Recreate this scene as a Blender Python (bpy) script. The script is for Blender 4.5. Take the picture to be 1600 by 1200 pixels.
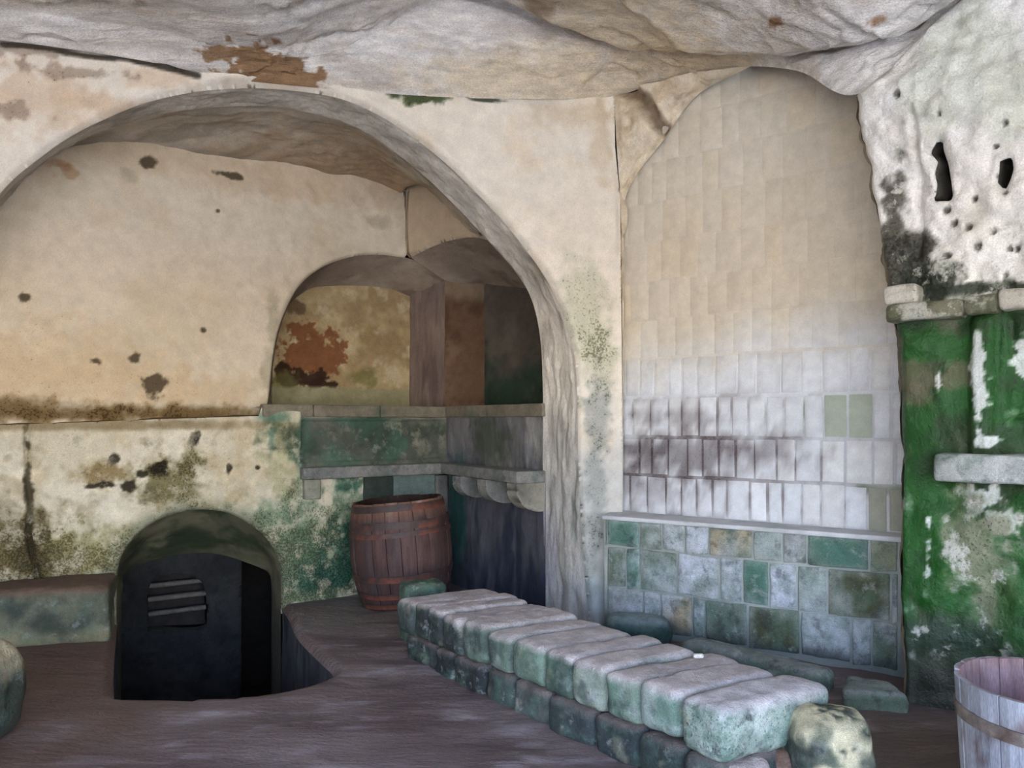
import bpy, math, random
import numpy as np
from mathutils import Vector, Matrix

scn = bpy.context.scene
for o in list(bpy.data.objects):
    bpy.data.objects.remove(o, do_unlink=True)
COL = scn.collection

# ------------------------------------------------------------------ camera, sky, sun, exposure
F, HOR, CX, EYE = 1250.0, 660.0, 800.0, 1.5       # focal length in px, horizon row, centre column, eye height
cam_d = bpy.data.cameras.new('camera')
cam = bpy.data.objects.new('camera', cam_d)
COL.objects.link(cam)
cam.location = (0, 0, EYE)
cam.rotation_euler = (math.pi / 2, 0, 0)
cam_d.sensor_fit = 'HORIZONTAL'
cam_d.sensor_width = 36.0
cam_d.lens = F * 36.0 / 1600.0
cam_d.shift_y = (HOR - 600.0) / 1600.0
cam_d.clip_start = 0.02
cam_d.clip_end = 300
scn.camera = cam

scn.view_settings.view_transform = 'Standard'
scn.view_settings.look = 'None'
scn.view_settings.gamma = 1.0
scn.view_settings.use_curve_mapping = False
scn.view_settings.exposure = 1.2
scn.cycles.use_denoising = True
scn.cycles.max_bounces = 10
scn.cycles.diffuse_bounces = 4
scn.cycles.use_adaptive_sampling = True
scn.cycles.adaptive_threshold = 0.02
scn.cycles.sample_clamp_indirect = 6.0

world = bpy.data.worlds.new('sky')
scn.world = world
world.use_nodes = True
wn = world.node_tree
wn.nodes.clear()
w_out = wn.nodes.new('ShaderNodeOutputWorld')
w_bg = wn.nodes.new('ShaderNodeBackground')
w_sky = wn.nodes.new('ShaderNodeTexSky')
w_sky.sky_type = 'NISHITA'
w_sky.sun_disc = False
w_sky.sun_elevation = math.radians(50)
w_sky.sun_rotation = math.radians(150)
w_sky.air_density = 1.6
w_sky.dust_density = 0.8
w_bg.inputs['Strength'].default_value = 0.62
w_tint = wn.nodes.new('ShaderNodeMix'); w_tint.data_type = 'RGBA'; w_tint.blend_type = 'MULTIPLY'; w_tint.inputs['Factor'].default_value = 1
w_tint.inputs[7].default_value = (0.90, 0.93, 1.25, 1)
wn.links.new(w_sky.outputs['Color'], w_tint.inputs[6])
wn.links.new(w_tint.outputs[2], w_bg.inputs['Color'])
wn.links.new(w_bg.outputs['Background'], w_out.inputs['Surface'])

sun_d = bpy.data.lights.new('sun', 'SUN')
sun_d.energy = 18.0
sun_d.color = (1.0, 0.95, 0.86)
sun_d.angle = math.radians(0.6)
sun = bpy.data.objects.new('sun', sun_d)
COL.objects.link(sun)
sun.location = (6, -20, 20)
sun.rotation_euler = (math.radians(-34), math.radians(18), 0)   # light travels away from the chamber: only the yard is sunlit

# ------------------------------------------------------------------ numeric helpers
rng = random.Random(7)

def lin(c):
    c = np.asarray(c, float) / 255.0
    return np.where(c <= 0.04045, c / 12.92, ((c + 0.055) / 1.055) ** 2.4)

def _hash(i, j, k, seed):
    i = i.astype(np.uint32); j = j.astype(np.uint32); k = k.astype(np.uint32)
    h = i * np.uint32(374761393) + j * np.uint32(668265263) + k * np.uint32(2147483647) + np.uint32(seed * 1274126177 & 0xffffffff)
    h = (h ^ (h >> np.uint32(13))) * np.uint32(1274126177)
    h = h ^ (h >> np.uint32(16))
    h = h * np.uint32(2246822519)
    h = h ^ (h >> np.uint32(15))
    return h.astype(np.float64) / 4294967295.0

def vnoise(p, seed=0):
    p = np.asarray(p, float) + 1000.0
    f0 = np.floor(p); fr = p - f0
    f = fr * fr * fr * (fr * (fr * 6 - 15) + 10)
    I = f0.astype(np.int64)
    out = 0
    for dx in (0, 1):
        wx = f[:, 0] if dx else 1 - f[:, 0]
        for dy in (0, 1):
            wy = f[:, 1] if dy else 1 - f[:, 1]
            for dz in (0, 1):
                wz = f[:, 2] if dz else 1 - f[:, 2]
                out = out + wx * wy * wz * _hash(I[:, 0] + dx, I[:, 1] + dy, I[:, 2] + dz, seed)
    return out * 2 - 1

_c, _s = math.cos(.65), math.sin(.65)
ROT = np.array([[_c, -_s, 0], [_s, _c, 0], [0, 0, 1]]) @ np.array([[_c, 0, _s], [0, 1, 0], [-_s, 0, _c]]) @ np.array([[1, 0, 0], [0, _c, -_s], [0, _s, _c]])
def fbm(P, scale, octv=4, seed=0, stretch=(1, 1, 1)):
    p = np.asarray(P, float) * np.asarray(stretch, float) * scale
    if stretch == (1, 1, 1): p = p @ ROT
    a, s, out = 1.0, 0.0, 0
    for o in range(octv):
        out = out + a * vnoise(p, seed + o * 17)
        s += a; a *= 0.55; p = (p @ ROT) * 2.03 + 3.7
    return out / s * 1.6

def sst(a, b, x):
    t = np.clip((x - a) / (b - a), 0, 1)
    return t * t * (3 - 2 * t)

def pt(px, py, Y):
    return np.array([(px - CX) / F * Y, Y, EYE + (HOR - py) / F * Y])

def curve(pts):                       # [(px, py, depth)]
    return np.array([pt(*p) for p in pts])

def crom(P, n):                       # Catmull-Rom through the rows of P at n even parameters
    P = np.asarray(P, float); m = len(P)
    t = np.linspace(0, m - 1, n)
    i = np.minimum(t.astype(int), m - 2); u = (t - i)[:, None]
    g = lambda k: P[np.clip(k, 0, m - 1)]
    p0, p1, p2, p3 = g(i - 1), g(i), g(i + 1), g(i + 2)
    p0 = np.where((i == 0)[:, None], 2 * p1 - p2, p0)
    p3 = np.where((i == m - 2)[:, None], 2 * p2 - p1, p3)
    return 0.5 * (2 * p1 + (p2 - p0) * u + (2 * p0 - 5 * p1 + 4 * p2 - p3) * u ** 2 + (3 * p1 - p0 - 3 * p2 + p3) * u ** 3)

def resample(P, n):                   # smooth curve, even arc length
    Q = crom(P, max(200, n * 4))
    d = np.r_[0, np.cumsum(np.linalg.norm(np.diff(Q, axis=0), axis=1))]
    t = np.linspace(0, d[-1], n)
    return np.stack([np.interp(t, d, Q[:, k]) for k in range(Q.shape[1])], 1)

def poly_sd(pts, poly):               # signed distance, positive inside
    pts = np.asarray(pts, float); poly = np.asarray(poly, float)
    best = np.full(len(pts), 1e18); inside = np.zeros(len(pts), bool)
    for a, b in zip(poly, np.roll(poly, -1, 0)):
        e = b - a; w = pts - a
        t = np.clip((w @ e) / max(e @ e, 1e-12), 0, 1)
        d = w - t[:, None] * e
        best = np.minimum(best, (d * d).sum(1))
        c = ((a[1] > pts[:, 1]) != (b[1] > pts[:, 1]))
        if abs(b[1] - a[1]) > 1e-12:
            xx = (b[0] - a[0]) * (pts[:, 1] - a[1]) / (b[1] - a[1]) + a[0]
            inside ^= c & (pts[:, 0] < xx)
    d = np.sqrt(best)
    return np.where(inside, d, -d)

def line_d(P, Q):                     # distance of points P to the polyline Q (3D)
    best = np.full(len(P), 1e18)
    for a, b in zip(Q[:-1], Q[1:]):
        e = b - a; w = P - a
        t = np.clip((w @ e) / max(e @ e, 1e-12), 0, 1)
        d = w - t[:, None] * e
        best = np.minimum(best, (d * d).sum(1))
    return np.sqrt(best)

class Line:                            # a vertical wall over a plan polyline; (s, z) are its own coordinates
    def __init__(self, *pts):
        self.p = np.array(pts, float)
        self.l = np.linalg.norm(np.diff(self.p, axis=0), axis=1)
        self.c = np.r_[0, np.cumsum(self.l)]
        d = self.p[-1] - self.p[0]
        n = np.array([d[1], -d[0]]); n /= np.linalg.norm(n)
        if n @ (np.array([0, 2.0]) - self.p[0]) < 0: n = -n
        self.n = np.array([n[0], n[1], 0])
    def hit(self, px, py):             # where the sight line through a pixel meets this wall
        k = (px - CX) / F; res = None
        m = len(self.l)
        for i in range(m):
            a, b = self.p[i], self.p[i + 1]; d = (b - a) / self.l[i]
            den = k * d[1] - d[0]
            if abs(den) < 1e-9: continue
            Y = (a[0] * d[1] - a[1] * d[0]) / den
            s = (np.array([k * Y, Y]) - a) @ d
            if Y > 0 and (s >= -1e-6 or i == 0) and (s <= self.l[i] + 1e-6 or i == m - 1):
                res = (self.c[i] + s, EYE + (HOR - py) / F * Y)
                if -1e-6 <= s <= self.l[i] + 1e-6: break
        return res
    def hits(self, L):
        return np.array([self.hit(*q[:2]) for q in L])
    def pos(self, sz, off=0.0):
        sz = np.atleast_2d(np.asarray(sz, float)); s = sz[:, 0]
        i = np.clip(np.searchsorted(self.c, s, 'right') - 1, 0, len(self.l) - 1)
        d = np.diff(self.p, axis=0) / self.l[:, None]
        q = self.p[i] + d[i] * (s - self.c[i])[:, None]
        return np.c_[q, sz[:, 1]] + self.n * off
    def P(self, px, py, off=0.0):
        return self.pos([self.hit(px, py)], off)[0]

# ------------------------------------------------------------------ paint: colour of the stone itself, its stains and some painted light, per vertex
class Paint:
    def __init__(self, P, base, var=None, scale=2.0, seed=0):
        self.P = P; n = len(P)
        self.c = np.tile(np.asarray(base, float), (n, 1))
        self.d = np.zeros(n)
        self.fine = fbm(P, 13, 5, 5)
        self.mid = fbm(P, 4.5, 5, 11)
        if var is not None:
            self.mix(sst(-0.5, 0.6, fbm(P, scale, 4, seed + 3)), var)
    def mix(self, m, c, a=1.0):
        m = np.clip(np.asarray(m) * a, 0, 1)[:, None]
        self.c = self.c * (1 - m) + np.asarray(c, float) * m
        return self
    def dirt(self, m, a=1.0):
        self.d = np.clip(self.d + m * a, 0, 1); return self
    def blob(self, C, rx, rz, c=None, a=1.0, amp=0.5, soft=0.35, dirt=0.0, fine=0.6):
        C = np.asarray(C, float); D = self.P - C
        r = np.sqrt((D[:, 0] ** 2 + D[:, 1] ** 2) / rx ** 2 + D[:, 2] ** 2 / rz ** 2)
        m = sst(-soft, soft, 1 - r + amp * (self.mid * (1 - fine) + self.fine * fine))
        if c is not None: self.mix(m, c, a)
        if dirt: self.dirt(m, dirt)
        return m
    def zband(self, z0, z1, c=None, a=1.0, amp=0.2, dirt=0.0):     # full at z0, gone at z1
        m = sst(z1, z0, self.P[:, 2] + amp * (self.mid * .6 + self.fine * .4)) if z0 < z1 else sst(z1, z0, self.P[:, 2] + amp * self.mid)
        if c is not None: self.mix(m, c, a)
        if dirt: self.dirt(m, dirt)
        return m
    def line(self, Q, w, c, a=1.0):
        d = line_d(self.P, Q) + 0.25 * w * self.fine
        self.mix(sst(w, w * .35, d), c, a); return self

def no_paint(P):
    return Paint(P, (150, 140, 130))

# ------------------------------------------------------------------ materials
MATS = {}
def nodes_mat(name):
    m = bpy.data.materials.new(name); m.use_nodes = True
    nt = m.node_tree; nt.nodes.clear()
    out = nt.nodes.new('ShaderNodeOutputMaterial'); b = nt.nodes.new('ShaderNodeBsdfPrincipled')
    nt.links.new(b.outputs[0], out.inputs[0])
    MATS[name] = m
    return m, nt, b

def rock_mat(name, bump=0.5, scale=1.0, rough=0.9, stretch=(1, 1, 1), spec=0.25, speck=(0.05, 0.045, 0.03), wet=0.0, vary=0.22, dist=0.02, mottle=()):
    m, nt, b = nodes_mat(name)
    N, L = nt.nodes.new, nt.links.new
    geo = N('ShaderNodeNewGeometry')
    mp = N('ShaderNodeMapping'); mp.inputs['Scale'].default_value = [s * scale for s in stretch]
    L(geo.outputs['Position'], mp.inputs['Vector'])
    at = N('ShaderNodeAttribute'); at.attribute_name = 'Col'
    dt = N('ShaderNodeAttribute'); dt.attribute_name = 'dirt'
    n1 = N('ShaderNodeTexNoise'); n1.inputs['Scale'].default_value = 9; n1.inputs['Detail'].default_value = 8; n1.inputs['Roughness'].default_value = .65
    n2 = N('ShaderNodeTexNoise'); n2.inputs['Scale'].default_value = 60; n2.inputs['Detail'].default_value = 5; n2.inputs['Roughness'].default_value = .6
    for n in (n1, n2): L(mp.outputs[0], n.inputs['Vector'])
    r1 = N('ShaderNodeMapRange'); r1.inputs['From Min'].default_value = .3; r1.inputs['From Max'].default_value = .7
    r1.inputs['To Min'].default_value = 1 - vary; r1.inputs['To Max'].default_value = 1 + vary * .6
    L(n1.outputs['Fac'], r1.inputs['Value'])
    mul = N('ShaderNodeMix'); mul.data_type = 'RGBA'; mul.blend_type = 'MULTIPLY'; mul.inputs['Factor'].default_value = 1
    L(at.outputs['Color'], mul.inputs[6]); L(r1.outputs[0], mul.inputs[7])
    for k, (mc, ms, lo, hi, fac) in enumerate(mottle):      # crisp patches of lime and algae, where the dirt attribute allows
        nk = N('ShaderNodeTexNoise'); nk.inputs['Scale'].default_value = ms; nk.inputs['Detail'].default_value = 7; nk.inputs['Roughness'].default_value = .68
        of = N('ShaderNodeVectorMath'); of.operation = 'ADD'; of.inputs[1].default_value = (k * 7.3, k * 3.1, k * 5.7)
        L(mp.outputs[0], of.inputs[0]); L(of.outputs[0], nk.inputs['Vector'])
        rk = N('ShaderNodeMapRange'); rk.inputs['From Min'].default_value = lo; rk.inputs['From Max'].default_value = hi; rk.inputs['To Max'].default_value = fac
        L(nk.outputs['Fac'], rk.inputs['Value'])
        am = N('ShaderNodeMath'); am.operation = 'MULTIPLY'; am.use_clamp = True; am.inputs[1].default_value = 2.6
        L(dt.outputs['Fac'], am.inputs[0])
        fk = N('ShaderNodeMath'); fk.operation = 'MULTIPLY'; L(rk.outputs[0], fk.inputs[0]); L(am.outputs[0], fk.inputs[1])
        mk = N('ShaderNodeMix'); mk.data_type = 'RGBA'; L(fk.outputs[0], mk.inputs['Factor']); L(mul.outputs[2], mk.inputs[6]); mk.inputs[7].default_value = (*mc, 1)
        mul = mk
    n3 = N('ShaderNodeTexNoise'); n3.inputs['Scale'].default_value = 130; n3.inputs['Detail'].default_value = 3
    L(mp.outputs[0], n3.inputs['Vector'])
    r3 = N('ShaderNodeMapRange'); r3.inputs['From Min'].default_value = .3; r3.inputs['From Max'].default_value = .7
    r3.inputs['To Min'].default_value = 1 - vary * .8; r3.inputs['To Max'].default_value = 1 + vary * .6
    L(n3.outputs['Fac'], r3.inputs['Value'])
    mul0 = mul
    mul = N('ShaderNodeMix'); mul.data_type = 'RGBA'; mul.blend_type = 'MULTIPLY'; mul.inputs['Factor'].default_value = 1
    L(mul0.outputs[2], mul.inputs[6]); L(r3.outputs[0], mul.inputs[7])
    # specks of lichen and soot, denser where the dirt attribute is high
    th = N('ShaderNodeMath'); th.operation = 'MULTIPLY_ADD'; th.inputs[1].default_value = .26; th.inputs[2].default_value = -.69
    L(dt.outputs['Fac'], th.inputs[0])
    ad = N('ShaderNodeMath'); ad.operation = 'ADD'; L(th.outputs[0], ad.inputs[0]); L(n2.outputs['Fac'], ad.inputs[1])
    sp = N('ShaderNodeMapRange'); sp.inputs['From Min'].default_value = 0.0; sp.inputs['From Max'].default_value = .11; sp.inputs['To Max'].default_value = .8
    L(ad.outputs[0], sp.inputs['Value'])
    mx = N('ShaderNodeMix'); mx.data_type = 'RGBA'; L(sp.outputs[0], mx.inputs['Factor'])
    L(mul.outputs[2], mx.inputs[6])
    dk = N('ShaderNodeMix'); dk.data_type = 'RGBA'; dk.blend_type = 'MULTIPLY'; dk.inputs['Factor'].default_value = 1
    L(mul.outputs[2], dk.inputs[6]); dk.inputs[7].default_value = (speck[0] * 5 + .05, speck[1] * 5 + .05, speck[2] * 5 + .05, 1)
    L(dk.outputs[2], mx.inputs[7])
    L(mx.outputs[2], b.inputs['Base Color'])
    b.inputs['Roughness'].default_value = rough
    b.inputs['Specular IOR Level'].default_value = spec
    if wet:
        rr = N('ShaderNodeMapRange'); rr.inputs['From Min'].default_value = .4; rr.inputs['From Max'].default_value = .6
        rr.inputs['To Min'].default_value = rough - wet; rr.inputs['To Max'].default_value = rough
        L(n1.outputs['Fac'], rr.inputs['Value']); L(rr.outputs[0], b.inputs['Roughness'])
    hs = N('ShaderNodeMath'); hs.operation = 'MULTIPLY_ADD'; hs.inputs[1].default_value = .35
    L(n2.outputs['Fac'], hs.inputs[0]); L(n1.outputs['Fac'], hs.inputs[2])
    bp = N('ShaderNodeBump'); bp.inputs['Strength'].default_value = bump; bp.inputs['Distance'].default_value = dist
    L(hs.outputs[0], bp.inputs['Height']); L(bp.outputs[0], b.inputs['Normal'])
    return m

rock_mat('plaster', .45, 1.0, .93, dist=.012, vary=.12)
rock_mat('rough_plaster', .7, 1.2, .93, dist=.018, vary=.2, mottle=(((.62, .56, .42), 5, .52, .62, .5), ((.10, .10, .06), 7, .56, .66, .6)))
rock_mat('hewn', .8, 1.0, .93, stretch=(.6, 1.4, 2.2), dist=.03, vary=.3, speck=(.09, .07, .05))
rock_mat('soffit', .6, 1.0, .93, stretch=(.5, .5, 1.6), dist=.02, vary=.16)
rock_mat('streak', .6, 1.0, .9, stretch=(1.8, 1.8, .35), dist=.02, vary=.25)
rock_mat('brick', .35, 1.4, .85, dist=.01, vary=.12, speck=(.12, .11, .11))
rock_mat('mossy', .7, 1.0, .62, spec=.5, dist=.03, vary=.2, speck=(.02, .025, .015), wet=.25, mottle=(((.66, .65, .58), 7, .53, .6, .75),))
rock_mat('block', .9, 1.6, .8, spec=.35, dist=.02, vary=.3, speck=(.03, .035, .035), mottle=(((.10, .19, .14), 5, .5, .62, .7), ((.55, .58, .58), 6.5, .57, .68, .55), ((.035, .042, .045), 5.5, .53, .64, .8)))
rock_mat('floor', .9, 1.0, .62, stretch=(.8, 2.2, 1), spec=.4, dist=.025, vary=.22, speck=(.035, .028, .028), wet=.12)
rock_mat('dark_rock', .7, 1.2, .9, dist=.02, vary=.35)
rock_mat('wood', .5, 1.0, .7, stretch=(3.0, 3.0, .35), spec=.35, dist=.006, vary=.35, speck=(.03, .016, .012))
rock_mat('hoop', .6, 3.0, .6, spec=.5, dist=.004, vary=.4, speck=(.16, .05, .02))

# ------------------------------------------------------------------ object helpers
def link(o, parent=None):
    COL.objects.link(o)
    if parent is not None: o.parent = parent
    return o

def tag(o, label=None, cat=None, group=None, kind=None):
    if label: o['label'] = label
    if cat: o['category'] = cat
    if group: o['group'] = group
    if kind: o['kind'] = kind
    return o

def empty(name, loc=(0, 0, 0)):
    o = bpy.data.objects.new(name, None); o.location = loc; o.empty_display_size = .1
    return link(o)

def make_mesh(name, V, faces, paint=None, mat='plaster', parent=None, smooth=True, origin=None):
    V = np.asarray(V, float)
    me = bpy.data.meshes.new(name)
    Fq = np.asarray(faces) if not isinstance(faces, list) else None
    pl = Vector((0, 0, 0)) if parent is None else Vector(parent.location)
    W = V - np.array(pl)
    if origin is not None:
        W = V - np.asarray(origin, float)
    if Fq is not None and Fq.ndim == 2:
        k = Fq.shape[1]
        me.vertices.add(len(W)); me.vertices.foreach_set('co', W.astype(np.float32).ravel())
        me.loops.add(Fq.size); me.loops.foreach_set('vertex_index', Fq.astype(np.int32).ravel())
        me.polygons.add(len(Fq)); me.polygons.foreach_set('loop_start', np.arange(0, Fq.size, k, dtype=np.int32))
        me.update(calc_edges=True)
    else:
        me.from_pydata(W.tolist(), [], [list(f) for f in faces])
        me.update()
    me.polygons.foreach_set('use_smooth', np.full(len(me.polygons), bool(smooth)))
    pa = paint(V) if callable(paint) else paint
    if pa is None: pa = no_paint(V)
    a = me.attributes.new('Col', 'FLOAT_COLOR', 'POINT')
    rgba = np.c_[lin(np.clip(pa.c, 0, 255)), np.ones(len(V))]
    a.data.foreach_set('color', rgba.astype(np.float32).ravel())
    d = me.attributes.new('dirt', 'FLOAT', 'POINT'); d.data.foreach_set('value', pa.d.astype(np.float32))
    me.materials.append(MATS[mat])
    o = bpy.data.objects.new(name, me)
    link(o, parent)
    if origin is not None:
        o.location = Vector(origin) - pl
    return o

def orient(V, Fq, look=(0, 1.5, 1.8)):
    c = V[Fq].mean(1); n = np.cross(V[Fq[:, 2]] - V[Fq[:, 0]], V[Fq[:, 3]] - V[Fq[:, 1]])
    if ((np.asarray(look) - c) * n).sum() < 0: Fq = Fq[:, ::-1]
    return Fq

def sheet(name, wall, outer, holes=(), cell=.02, paint=None, disp=None, mat='plaster', parent=None, rnd=.03, offset=0.0, rnd_outer=0.0):
    outer = np.asarray(outer, float)
    lo, hi = outer.min(0) - cell, outer.max(0) + cell
    ns, nz = int((hi[0] - lo[0]) / cell) + 2, int((hi[1] - lo[1]) / cell) + 2
    S, Z = np.meshgrid(lo[0] + np.arange(ns) * cell, lo[1] + np.arange(nz) * cell, indexing='ij')
    q = np.c_[S.ravel(), Z.ravel()]
    def sd(q):
        d = poly_sd(q, outer); dh = np.full(len(q), 1e9)
        for h in holes: dh = np.minimum(dh, -poly_sd(q, h))
        return np.minimum(d, dh), dh, d
    d, dh, do = sd(q)
    near = np.abs(d) < .72 * cell
    e = cell * .1
    qn = q[near]
    if len(qn):
        gx = (sd(qn + [e, 0])[0] - sd(qn - [e, 0])[0]) / (2 * e); gz = (sd(qn + [0, e])[0] - sd(qn - [0, e])[0]) / (2 * e)
        g = np.c_[gx, gz]; g /= np.maximum(np.linalg.norm(g, axis=1), .5)[:, None]
        q[near] = qn - g * d[near][:, None]
        d[near] = 0; dh[near] = np.where(np.abs(dh[near]) < cell, 0, dh[near]); do[near] = np.where(np.abs(do[near]) < cell, 0, do[near])
    idx = np.arange(ns * nz).reshape(ns, nz)
    Fq = np.stack([idx[:-1, :-1], idx[1:, :-1], idx[1:, 1:], idx[:-1, 1:]], -1).reshape(-1, 4)
    Fq = Fq[(d[Fq] > -1e-6).all(1)]
    used = np.unique(Fq); remap = np.full(ns * nz, -1); remap[used] = np.arange(len(used)); Fq = remap[Fq]
    q, d, dh, do = q[used], d[used], dh[used], do[used]
    V = wall.pos(q, offset)
    off = np.zeros(len(V))
    if disp is not None:
        off += disp(V, q) * sst(0, .06, np.maximum(d, 0))
    if rnd and len(holes):
        t = np.clip(1 - dh / rnd, 0, 1); off -= rnd * (1 - np.sqrt(1 - t * t * .999))
    if rnd_outer:
        t = np.clip(1 - do / rnd_outer, 0, 1); off -= rnd_outer * (1 - np.sqrt(1 - t * t * .999))
    V0 = V
    V = V + wall.n * off[:, None]
    Fq = orient(V, Fq)
    pa = paint(V0) if paint else None
    return make_mesh(name, V, Fq, pa, mat, parent)

def loft(name, curves, nu, nv, paint=None, disp=None, mat='plaster', parent=None, match=True, fade=(1, 1), look=(0, 1.5, 1.8), smooth_v=False):
    R = np.stack([crom(c, nu) if match else resample(c, nu) for c in curves])       # K, nu, 3
    K = len(R)
    if smooth_v and K > 2:
        G = np.stack([crom(R[:, j], nv) for j in range(nu)], 1)
    else:
        t = np.linspace(0, K - 1, nv); i = np.minimum(t.astype(int), K - 2); u = (t - i)[:, None, None]
        G = R[i] * (1 - u) + R[i + 1] * u
    du = np.gradient(G, axis=1); dv = np.gradient(G, axis=0)
    n = np.cross(du, dv); n /= np.maximum(np.linalg.norm(n, axis=2, keepdims=True), 1e-9)
    c = G.reshape(-1, 3).mean(0)
    if ((np.asarray(look) - G) * n).sum() < 0: n = -n
    V = G.reshape(-1, 3); N = n.reshape(-1, 3)
    V0 = V
    if disp is not None:
        v = np.linspace(0, 1, nv)
        fd = np.ones(nv)
        if fade[0]: fd *= sst(0, .12, v)
        if fade[1]: fd *= sst(1, .88, v)
        V = V + N * (disp(V, None) * np.repeat(fd, nu))[:, None]
    idx = np.arange(nv * nu).reshape(nv, nu)
    Fq = np.stack([idx[:-1, :-1], idx[1:, :-1], idx[1:, 1:], idx[:-1, 1:]], -1).reshape(-1, 4)
    Fq = orient(V, Fq, look)
    pa = paint(V0) if paint else None
    return make_mesh(name, V, Fq, pa, mat, parent)

def hexstone(name, C8, paint, mat='block', parent=None, n=(9, 7, 7), r=.22, noise=.012, seed=0, nscale=6, origin=None):
    """rounded, uneven stone filling a box given by 8 corners [bottom 4 ccw, top 4 ccw]; r is the share that is rounded"""
    C8 = np.asarray(C8, float)
    nu, nv, nw = n
    ext = np.array([np.linalg.norm(C8[1] - C8[0]), np.linalg.norm(C8[3] - C8[0]), np.linalg.norm(C8[4] - C8[0])]) / 2
    rad = min(r * ext.min() * 2, ext.min() * .98)
    def axis(k, i):                     # samples gathered in the rounded rim
        e = min(.9, rad / ext[i])
        if k < 4: return np.linspace(-1, 1, k)
        if k < 8: return np.r_[-1, np.linspace(-(1 - e), 1 - e, k - 2), 1]
        return np.r_[-1, -(1 - .45 * e), np.linspace(-(1 - e), 1 - e, k - 4), 1 - .45 * e, 1]
    ax = [axis(nu, 0), axis(nv, 1), axis(nw, 2)]
    def face(a, b, fn):
        A, B = np.meshgrid(ax[a], ax[b], indexing='ij'); return fn(A, B)
    one = lambda A: np.ones_like(A)
    Vs, Fs, base = [], [], 0
    specs = [(0, 1, lambda A, B: np.stack([A, B, one(A)], -1)), (0, 1, lambda A, B: np.stack([A, B, -one(A)], -1)),
             (0, 2, lambda A, B: np.stack([A, one(A), B], -1)), (0, 2, lambda A, B: np.stack([A, -one(A), B], -1)),
             (1, 2, lambda A, B: np.stack([one(A), A, B], -1)), (1, 2, lambda A, B: np.stack([-one(A), A, B], -1))]
    flips = [0, 1, 1, 0, 0, 1]
    for (a, b, fn), fl in zip(specs, flips):
        G = face(a, b, fn); a, b = n[a], n[b]; idx = base + np.arange(a * b).reshape(a, b)
        q = np.stack([idx[:-1, :-1], idx[1:, :-1], idx[1:, 1:], idx[:-1, 1:]], -1).reshape(-1, 4)
        if fl: q = q[:, ::-1]
        Vs.append(G.reshape(-1, 3)); Fs.append(q); base += a * b
    U = np.concatenate(Vs); Fq = np.concatenate(Fs)
    key = np.round(U * 1e4).astype(int)
    _, first, inv = np.unique(key, axis=0, return_index=True, return_inverse=True)
    U = U[first]; Fq = inv.reshape(-1)[Fq]
    X = U * ext; core = np.clip(X, -(ext - rad), ext - rad); D = X - core
    ln = np.linalg.norm(D, axis=1, keepdims=True)
    X = np.where(ln > 1e-9, core + D / np.maximum(ln, 1e-9) * rad, X)
    U2 = X / ext
    w = (U2 + 1) / 2
    def tri(c, w):
        x, y, z = w[:, :1], w[:, 1:2], w[:, 2:]
        bt = (c[0] * (1 - x) + c[1] * x) * (1 - y) + (c[3] * (1 - x) + c[2] * x) * y
        tp = (c[4] * (1 - x) + c[5] * x) * (1 - y) + (c[7] * (1 - x) + c[6] * x) * y
        return bt * (1 - z) + tp * z
    V = tri(C8, w)
    ctr = C8.mean(0)
    nr = V - ctr; nr /= np.linalg.norm(nr, axis=1, keepdims=True)
    V = V + nr * (noise * fbm(V + seed * 3.1, nscale, 3, seed))[:, None]
    pa = paint(V, nr, U2)
    return make_mesh(name, V, Fq, pa, mat, parent, origin=origin)

# ------------------------------------------------------------------ plan of the place
FRONT = Line((-5.2, 5.814 - .219 * 5.2), (.66, 5.814 + .219 * .66))     # wall with the big arch
UB = Line((-4.6, 5.75 - .735 * .93), (-1.016, 7.7))                      # recess back wall above the ledge
US = Line((-1.016, 7.7), (.62, 5.95))                                    # recess right wall, upper
LB = Line((-4.6, 5.9 - .475 * 1.3), (-1.87, 6.58), (-.62, 7.55))         # lower back wall
LS = Line((-.62, 7.55), (.25, 6.25))                                     # lower right wall of the recess
MAS = Line((.72, 6.18), (2.45, 4.80))                                    # masonry wall
BEN = Line((.66, 5.79), (2.30, 4.66))                                    # masonry seat in front of it
RW = Line((1.75, 4.61), (5.2, 1.09))                                     # mossy wall at the right

def blotch(pa, wall, L, c, a=1.0, amp=.6, soft=.3, dirt=0.0, fine=.6):
    """stains on a wall: L = [(px, py, rx, ry)] measured in the photograph and laid onto that wall"""
    for px, py, rx, ry in L:
        C = wall.P(px, py); k = C[1] / F
        pa.blob(C, rx * k * 1.15, ry * k, c, a, amp, soft, dirt, fine)

def on(wall, L, off=0.0):
    return np.array([wall.P(*p[:2], off) for p in L])

# ------------------------------------------------------------------ ceiling
def front_y(px):
    return 5.814 / (1 - .219 * (px - CX) / F)

R4 = [(-250, 40), (0, 63), (130, 80), (250, 100), (330, 120), (430, 131), (540, 141), (700, 152), (860, 155), (960, 150)]
R4 = [(x, y, front_y(x)) for x, y in R4] + [(1030, 128, 5.72), (1100, 112, 5.45), (1170, 104, 5.2), (1250, 112, 4.85), (1335, 148, 4.47), (1450, 60, 4.2), (1600, -60, 3.95), (1900, -250, 3.3)]
R2 = [(-250, -10), (0, 15), (130, 32), (250, 50), (330, 68), (430, 75), (560, 40)]
R2 = [(x, y, front_y(x) - .22) for x, y in R2] + [(720, -20, 5.15), (860, 35, 5.2), (960, 68, 5.3), (1030, 78, 5.15), (1100, 82, 4.95), (1180, 81, 4.75), (1260, 75, 4.5), (1340, 60, 4.25), (1440, 25, 4.05), (1560, -60, 3.6), (1850, -260, 3.0)]
R3 = []
for i, (x, y, Y) in enumerate(R2):
    R3.append((x, y + (1 if i > 6 else 25), Y + (.26 if i > 6 else .1)))
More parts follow.
